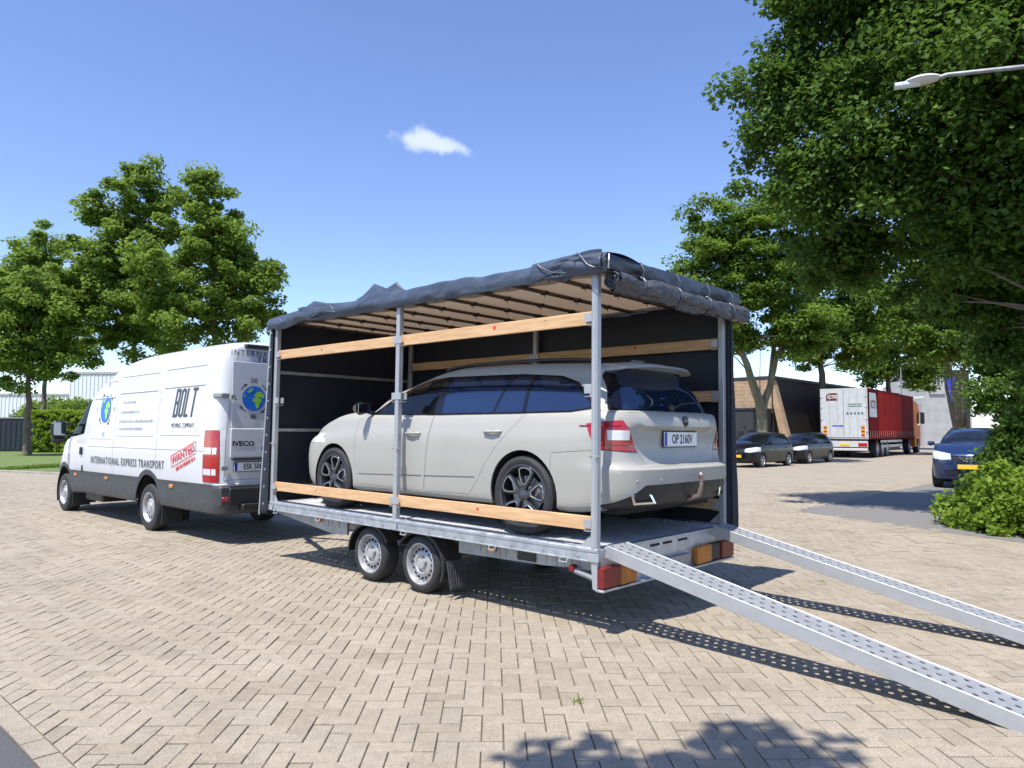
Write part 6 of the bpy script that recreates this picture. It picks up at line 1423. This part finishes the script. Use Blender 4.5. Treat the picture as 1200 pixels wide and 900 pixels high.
# ------------------------------------------------------------------ buildings and yard things
M_brick = mat('tan brick', (.42, .29, .185), .85, var=.25, vscale=2.5, bump=.2, bscale=30); M_dkbrick = mat('dark brown brick', (.040, .030, .026), .85, var=.3, vscale=3); M_darkpanel = mat('anthracite cladding', (.030, .031, .036), .6, var=.2, vscale=2)
M_conc = mat('pale concrete panel', (.40, .40, .39), .8, var=.2, vscale=1.2); M_bluepanel = mat('blue facade panel', (.035, .05, .30), .5); M_pane = mat('dark window pane', (.015, .018, .022), .08, spec=.8); M_whitecl = mat('white metal cladding', (.70, .71, .73), .45, var=.06, vscale=2)
def build_buildings():
    # low brick hall at the street corner
    T = empty('brick_hall', (14.5, -36.6, 0), 0, 'low tan and dark brown brick hall with a slanted corner buttress', 'building')
    b = MB(); b.box(.0, 22, -26, 0, -.05, 4.62); b.build('wall', M_dkbrick, T)
    nrow, bl = 15, 0
    b = MB(); b.box(.05, 22, .003, .09, 2.6, 4.66); b.build('gable_wall', M_brick, T)
    for r in range(9):                                    # courses of large sandy blocks, joints recessed
        z0 = 2.62+r*.225; off = .3 if r % 2 else 0
        for k in range(7): x0 = .06+k*.6-off*.5; c = MB(); c.cbox(max(.06, x0), x0+.585, .088, .112, z0, z0+.213, .006); c.build('block', M_brick, T)
    b = MB(); b.cbox(-.1, 22.1, -26.1, .16, 4.62, 4.80, .02); b.build('roof_edge', M_darkpanel, T)
    c = MB(); c.prism([(.0, 4.60), (.30, 4.60), (-.62, -.05), (-1.12, -.05)], -.55, -.02); c.build('buttress', M_brick, T)
    c = MB(); c.cbox(.06, 12, .13, 2.6, -.05, 2.72, .03); c.cbox(-.0, 12.05, .12, 2.66, 2.72, 2.86, .02); c.build('lean_to', M_darkpanel, T)
    # office block at the end of the street
    b0 = gp(1082, 78); rz = math.atan2(RT.y, RT.x); m = mpx(78)
    T = empty('office_building', b0, rz, 'pale concrete building with slanted end wall and blue panels', 'building')
    c = MB(); c.prism([(0, -.05), (38*m, -.05), (26*m, 6.9), (4*m, 6.9), (4*m, 5.4), (0, 5.2)], 0, 9); c.build('wall', M_conc, T)
    c = MB(); c.prism([(8*m, 5.6), (26*m, 5.6), (25.8*m, 8.6), (8*m, 8.6)], -.15, 8); up = c.build('upper_storey', M_conc, T)
    for x0 in (9*m, 13.2*m, 17.5*m):
        c = MB(); c.cbox(x0, x0+3.2*m, -.20, -.1, 6.9, 7.9, .02); c.build('window', M_pane, T)
    c = MB(); c.box(26*m, 70*m, 2, 10, -.05, 8.4); c.build('dark_wing', M_dkbrick, T)
    for poly in ([(28*m, 7.6), (38*m, 7.6), (31*m, 4.2)], [(40*m, 7.6), (52*m, 7.6), (47*m, 4.6)]):
        c = MB(); c.prism(poly, 1.85, 2.05); c.build('blue_panel', M_bluepanel, T)
    # white halls behind the left trees
    for px, d, w, h, lab in ((-40, 95, 15, 6.4, 'low white industrial hall behind the dark container'), (108, 92, 5.0, 9.0, 'white ribbed hall showing between the tree crowns')):
        b0 = gp(px-10, d); T = empty('industrial_hall', b0, rz, lab, 'building'); c = MB(); c.box(-2, w, 0, 14, -.05, h); c.build('wall', M_whitecl, T)
        n = int((w+2)/.5)
        for k in range(n): c = MB(); c.cbox(-2+k*.5, -2+k*.5+.12, -.06, .0, .2, h-.3, .01); c.build('cladding_rib', M_whitecl, T)
        c = MB(); c.cbox(-2.1, w+.1, -.12, 14.1, h-.25, h+.05, .02); c.build('roof_edge', M_conc, T)
    # dark container
    b0 = gp(-16, 52); T = empty('storage_container', b0, rz, 'dark navy storage container on the lawn edge beside the hedge', 'container'); c = MB(); c.cbox(0, 2.75, 0, 2.4, .05, 2.35, .03); c.build('shell', mat('dark navy steel', (.012, .016, .028), .5, var=.2, vscale=2), T)
    for k in range(7): c = MB(); c.cbox(.15+k*.37, .30+k*.37, -.03, .0, .2, 2.2, .01); c.build('corrugation', MATS['dark navy steel'], T)
    c = MB(); c.cbox(-.05, 2.8, -.06, 2.45, 2.35, 2.47, .015); c.build('top_frame', mat('grey steel frame', (.16, .17, .18), .5), T)
    for x in (.05, 2.6): c = MB(); c.box(x, x+.12, .1, 2.3, -.06, .06); c.build('skid', M_dkbrick, T)
    # white box body behind the blue car
    b0 = gp(1138, 44); m = mpx(44); T = empty('box_van', b0, math.atan2(b0.y-CAM.y, b0.x-CAM.x)-math.pi/2-.03, 'white box body of a parked van behind the blue car', 'van'); c = MB(); c.cbox(0, 1.98, 0, 4.2, .75, 2.72, .04); bx = c.build('box_body', mat('white box panel', (.80, .80, .77), .45), T)
    c = MB(); c.cbox(-.02, 2.0, -.02, .03, 2.62, 2.76, .015); c.cbox(-.02, .06, -.02, .03, .7, 2.7, .01); c.cbox(1.92, 2.0, -.02, .03, .7, 2.7, .01); c.build('door_frame', mat('aluminium frame', (.45, .46, .47), .4, .5), T)
    c = MB(); c.lathe([(.0001, .02), (.11, .02), (.13, .0)], 16, origin=(1.62, -.005, 2.38), sgn=-1); c.build('roundel', M_greyp, bx)
    c = MB(); c.cbox(.2, .5, -.03, .0, .95, 1.08, .01); c.build('lamp', M_amber, T); c = MB(); c.cbox(.05, 1.95, .3, 6.0, .45, .75, .03); c.build('chassis', M_dark, T)
    c = MB(); c.cbox(.02, 1.96, 4.3, 6.0, .5, 2.2, .2); c.build('cab', MATS['white box panel'], T)
    for x in (.0, 1.78):
        for y in (1.0, 5.2): c = MB(); c.lathe([(.05, 0), (.30, 0), (.35, .04), (.35, .16), (.30, .20), (.05, .20)], 20, origin=(x, y, .345), axis='x'); c.build('wheel', M_rubber, T, smooth=40)
build_buildings()
# ------------------------------------------------------------------ articulated lorry
def build_lorry():
    # kerb side parked: rear towards the camera, running away along -y
    T = empty('articulated_lorry', (11.12, -38.4, 0), math.radians(-86.0), 'red curtain sided lorry with white rear doors and orange cab', 'lorry'); W = 1.275; Lb = 13.6
    Mr = mat('red curtain', (.42, .022, .016), .85, spec=.08, var=.25, vscale=1.0, bump=.15, bscale=3); Md = mat('dark red curtain', (.20, .012, .014), .85, spec=.08, var=.2, vscale=1.0); Mw = mat('grey white door', (.52, .54, .55), .4, var=.15, vscale=3); Mo = mat('orange cab paint', (.85, .20, .012), .6, spec=.25)
    c = MB(); c.cbox(.05, Lb, -W+.02, W-.02, 1.15, 3.95, .02); c.build('load_body', Md, T)
    c = MB(); c.cbox(0, .08, -W, W, 3.90, 4.0, .01); c.cbox(0, .08, -W, W, 1.08, 1.16, .01); c.cbox(0, .08, -W, -W+.07, 1.16, 3.9, .01); c.cbox(0, .08, W-.07, W, 1.16, 3.9, .01); c.build('rear_frame', mat('pale frame', (.5, .5, .5), .45), T)
    doors = []
    for s in (1, -1):
        c = MB(); c.cbox(-.03, .03, s*.008, s*(W-.075), 1.17, 3.89, .012); d = c.build('rear_door', Mw, T); doors.append(d)
        for y in (.32, .75): c = MB(); c.tube([(-.055, s*y, 1.15), (-.055, s*y, 3.88)], .016, 6); c.build('lock_rod', mat('pale frame', ()) if False else MATS['pale frame'], T)
        for z in (1.5, 2.2, 2.9, 3.5): c = MB(); c.cbox(-.05, -.0, s*(W-.16), s*(W-.02), z, z+.07, .01); c.build('door_hinge', MATS['pale frame'], T)
        c = MB(); c.cbox(-.036, -.028, s*(W-.36), s*(W-.16), 1.22, 1.88, .004); ch = c.build('hazard_board', M_amber, T)
        for k in range(3): c = MB(); c.cbox(-.040, -.035, s*(W-.34), s*(W-.18), 1.26+k*.21, 1.36+k*.21, .002); c.build('hazard_stripe', mat('brown stripe', (.16, .05, .02), .5), ch)
    X = (0, -1, 0)
    # reading direction on the rear doors: local -y is the right hand when seen from behind
    c = MB(); c.prism([(.93, 3.30), (.30, 3.30), (.30, 3.74), (.78, 3.74), (.93, 3.62)], -.038, -.031, axis='x'); sg = c.build('sign_patch', mat('maroon print', (.12, .012, .02), .5), T)
    text_part('sign_lettering', 'ICTS', M_white, T, (-.0395, .60, 3.51), X, (0, 0, 1), .25, bold=.008)
    mat('teal print', (.06, .14, .15), .5)
    for z in (3.05, 2.93): c = MB(); c.cbox(-.036, -.031, -.98, -.24, z, z+.055, .002); c.build('door_stripe', MATS['teal print'], T)
    for k, y in enumerate((-.22, -.42, -.62, -.82, -1.0)):
        c = MB(); c.cbox(-.037, -.031, y-.05, y+.05, 2.48, 2.62, .002); c.build('door_pictogram', MATS['teal print'] if 'teal print' in MATS else M_greyp, T)
    c = MB(); c.cbox(-.036, -.031, .02, .62, 1.80, 1.88, .002); c.build('door_stripe', M_plate_b, T)
    # side curtains: +y local side is the street side seen in the picture
    seg = [(.25, 2.6, Md), (2.62, 9.3, Mr), (9.32, 13.4, Md)]
    for s in (1, -1):
        for xa, xb, m_ in seg:
            n = 24; vs = []
            for i in range(n+1):
                x = xa+(xb-xa)*i/n
                for z in (1.30, 2.0, 2.8, 3.86): vs.append((x, s*(W+.012+.012*noise3(x*1.7, z, 3)), z))
            c = MB(); c.add(vs, [(i*4+j, (i+1)*4+j, (i+1)*4+j+1, i*4+j+1) for i in range(n) for j in range(3)]); c.build('side_curtain', m_, T, smooth=60)
        c = MB(); c.cbox(.05, Lb, s*(W-.01), s*(W+.02), 3.86, 4.0, .01); c.build('roof_rail', Md, T)
        c = MB(); c.cbox(.05, Lb, s*(W-.02), s*(W+.015), 1.08, 1.22, .01); c.build('side_raves', Md, T)
        for k in range(24):
            c = MB(); c.cbox(.4+k*.55, .45+k*.55, s*(W+.018), s*(W+.032), 1.16, 1.55, .004); c.build('curtain_strap', mat('pale strap', (.36, .22, .2), .6), T)
        c = MB(); c.prism([(.35, 2.35), (2.15, 2.35), (1.95, 3.75), (.35, 3.75)], s*(W+.03), s*(W+.036)); c.build('side_panel_print', Mw, T)
        c = MB(); c.cbox(3.2, 9.4, s*(W-.06), s*(W-.02), .55, .72, .01); c.cbox(3.2, 9.4, s*(W-.06), s*(W-.02), .85, 1.0, .01); c.build('side_guard', MATS['pale frame'], T)
    text_part('side_lettering', 'ICTS', MATS['maroon print'], T, (1.20, -W-.04, 3.05), (1, 0, 0), (0, 0, 1), .66, bold=.02, xscale=.95); text_part('side_lettering', 'ICTS', MATS['maroon print'], T, (1.20, W+.04, 3.05), (-1, 0, 0), (0, 0, 1), .66, bold=.02, xscale=.95)
    c = MB(); c.cbox(.1, 12.8, -.55, .55, .80, 1.1, .02); c.build('chassis', M_dark, T)
    c = MB(); c.cbox(.0, .12, -W+.05, W-.05, .42, .56, .02); c.cbox(.05, .15, -W+.05, W-.05, .62, .98, .02); bp = c.build('underrun_bar', MATS['pale frame'], T)
    for s in (1, -1): c = MB(); c.cbox(.02, .06, s*(W-.55), s*(W-.08), .68, .86, .01); c.build('rear_lamp', M_red, T)
    c = MB(); c.cbox(.03, .06, -.26, .26, .70, .84, .005); c.build('number_plate', M_plate_y, T)
    def wheel(x, s, r=.50, w=.36):
        wh = bpy.data.objects.new('wheel', None); wh.location = (x, s*(W-.02), r-.005); link(wh, T)
        t = MB(); t.lathe([(.29, -.03), (.30, 0), (r-.05, .0), (r, -.04), (r, -w+.04), (r-.05, -w), (.29, -w)], 28, sgn=s); t.build('tyre', M_rubber, wh, smooth=35)
        t = MB(); t.lathe([(.30, -.0), (.28, -.02), (.26, -.10), (.17, -.12), (.15, -.03), (.0001, -.02)], 28, sgn=s); t.build('rim', mat('grey truck rim', (.38, .38, .38), .45, .4), wh, smooth=35)
    for s in (1, -1):
        for x in (2.3, 3.6, 4.9, 11.9, 15.2): wheel(x, s)
    # tractor cab
    c = MB(); c.cbox(11.3, 16.1, -.5, .5, .6, 1.0, .03); c.build('tractor_chassis', M_dark, T)
    c = MB(); c.prism([(14.0, 1.0), (16.25, 1.0), (16.30, 1.9), (16.05, 3.05), (15.7, 3.55), (14.0, 3.75)], -1.22, 1.22); c.build('cab', Mo, T)
    c = MB(); c.prism([(14.0, .45), (16.2, .45), (16.25, 1.05), (15.9, 1.05), (15.72, .98), (15.6, .75), (14.8, .75), (14.6, 1.02), (14.0, 1.05)], -1.21, 1.21); c.build('cab_skirt', Mo, T)
    for s in (1, -1):
        c = MB(); c.prism([(15.05, 2.0), (16.0, 2.0), (15.85, 2.85), (15.05, 2.9)], s*1.222, s*1.232); c.build('cab_window', M_pane, T)
        c = MB(); c.cbox(15.95, 16.15, s*1.28, s*1.55, 2.1, 2.95, .04); c.tube([(15.9, s*1.2, 2.95), (16.05, s*1.4, 2.95)], .02, 6); c.build('mirror', M_black, T)
        c = MB(); c.prism([(13.2, 1.1), (14.0, 1.1), (14.0, 3.7), (13.75, 3.7)], s*1.18, s*1.22); c.build('side_deflector', Mo, T)
    c = MB(); c.prism([(16.22, 2.05), (16.29, 2.05), (16.06, 3.02), (16.0, 3.0)], -1.1, 1.1); c.build('windscreen', M_pane, T)
    return T
build_lorry()
# ------------------------------------------------------------------ parked cars (fronts towards the camera)
def park(T, x, y, heading): T.location = (x, y, 0); T.rotation_euler = (0, 0, heading)
WX_H = ([-1.5, -1.04, 0, 1.2, 2.3, 2.686, 3.585, 4.2], [-1.05, -.70, 0, 1.10, 2.10, 2.48, 3.26, 3.8]); WZ_H = ([0, .245, .97, 1.45], [0, .23, .95, 1.46])
WX_S = ([-1.5, -1.04, 0, 1.2, 2.3, 2.686, 3.585, 4.2], [-1.2, -.86, 0, 1.15, 2.26, 2.65, 3.52, 4.1]); WZ_S = ([0, .245, .56, .97, 1.45], [0, .30, .66, 1.09, 1.60])
def hatch(label, paint, plate=None):
    return build_car('parked_hatchback', label, 'car', paint, WX_H, WZ_H, .92, (.06, .085), 'dark hatchbacks parked along the kerb', False, 'silver', .285, plate_f=plate, kind='hatch', nose=.075)
M_blackpaint = mat('black car paint', (.006, .006, .007), .3, coat=.25, spec=.3)
h1 = hatch('black parked hatchback with a paper on its dashboard beside the maple trunk', M_blackpaint)
def along(T, px, py, heading, front=(2.4, .80)):
    """put the car so that its street-side front wheel touches the ground where the photograph shows it"""
    g = on_ground(px, py); c, s = math.cos(heading), math.sin(heading); fx, fy = front; park(T, g.x-(c*fx-s*fy), g.y-(s*fx+c*fy), heading)
H0 = math.radians(90)
# heading +y: the car's left side (+y local) faces -x, towards the street
along(h1, 894.5, 548, H0-math.radians(2), (2.48, .82))
b = MB(); b.cbox(2.02, 2.2, -.30, .02, .962, .972, .003, M=Matrix.Identity(4)); b.build('dashboard_paper', M_white, h1)
h2 = copy_tree(h1); h2['label'] = 'black parked hatchback directly in front of the red lorry'
for o in list(h2.children):
    if o.name.startswith('dashboard_paper'): bpy.data.objects.remove(o)
along(h2, 949, 543.5, H0-math.radians(2), (2.48, .82))
h3 = copy_tree(h2); h3['label'] = 'dark parked hatchback mostly hidden behind the trailer post'
along(h3, 851, 550, H0-math.radians(2), (0, .82))
suv = build_car('parked_suv', 'dark blue compact SUV parked beside the green shrubs', 'car', mat('dark blue metallic paint', (.012, .03, .10), .25, .35, coat=.8), WX_S, WZ_S, 1.0, (.05, .07), None, False, 'silver', .345, kind='suv', nose=.09)
along(suv, 1096, 570, H0+math.radians(7), (2.65, -.86))
# ------------------------------------------------------------------ street lamps
def lamp(label, base, h, arm_dir, arm_len, head=.62, r=.075):
    T = empty('street_lamp', base, 0, label, 'lamp', None); d = Vector(arm_dir).normalized(); tip = d*arm_len+Vector((0, 0, h))
    c = MB(); c.tube([(0, 0, -.05), (0, 0, h*.5), (0, 0, h-.5)], [r, r*.85, r*.6], 10); c.build('post', M_zinc2, T, smooth=50)
    c = MB(); c.tube([Vector((0, 0, h-.5)), Vector((0, 0, h-.15))+d*.05, Vector((0, 0, h-.02))+d*.3, tip-d*.1+Vector((0, 0, .02)), tip], r*.5, 8); c.build('arm', M_zinc2, T, smooth=50)
    n = 10; vs = []; side = d.cross(Vector((0, 0, 1)))
    for i in range(n+1):
        u = i/n; w = .13*math.sin(math.pi*min(1, .12+u*.86))**.6; p = tip+d*(u*head)
        for a in range(8):
            an = 2*math.pi*a/8; vs.append(p+side*math.cos(an)*w+Vector((0, 0, math.sin(an)*w*.42)))
    c = MB(); c.add(vs, [(i*8+k, i*8+(k+1) % 8, (i+1)*8+(k+1) % 8, (i+1)*8+k) for i in range(n) for k in range(8)]+[tuple(range(8)), tuple(n*8+k for k in range(8))]); c.build('lamp_head', mat('pale lamp housing', (.60, .62, .62), .35), T, smooth=50)
    c = MB(); c.tube([tip+d*.22+Vector((0, 0, -.035)), tip+d*.52+Vector((0, 0, -.04))], .05, 8); c.build('lamp_glass', M_lens, T, smooth=50)
    return T
tipw = at_depth(1100, 91, 9.5); bs = at_depth(1262, 91, 9.0)
lamp('grey street lamp reaching its arm in front of the oak', (bs.x, bs.y, 0), tipw.z, (tipw.x-bs.x, tipw.y-bs.y, 0), math.hypot(tipw.x-bs.x, tipw.y-bs.y), .40, .06)
p = gp(1058, 57); q = at_depth(1058, 425, 57); lamp('slim far street lamp rising behind the lorry roof', (p.x, p.y, 0), q.z, (RT.x, RT.y, 0), .9, .7, .07)
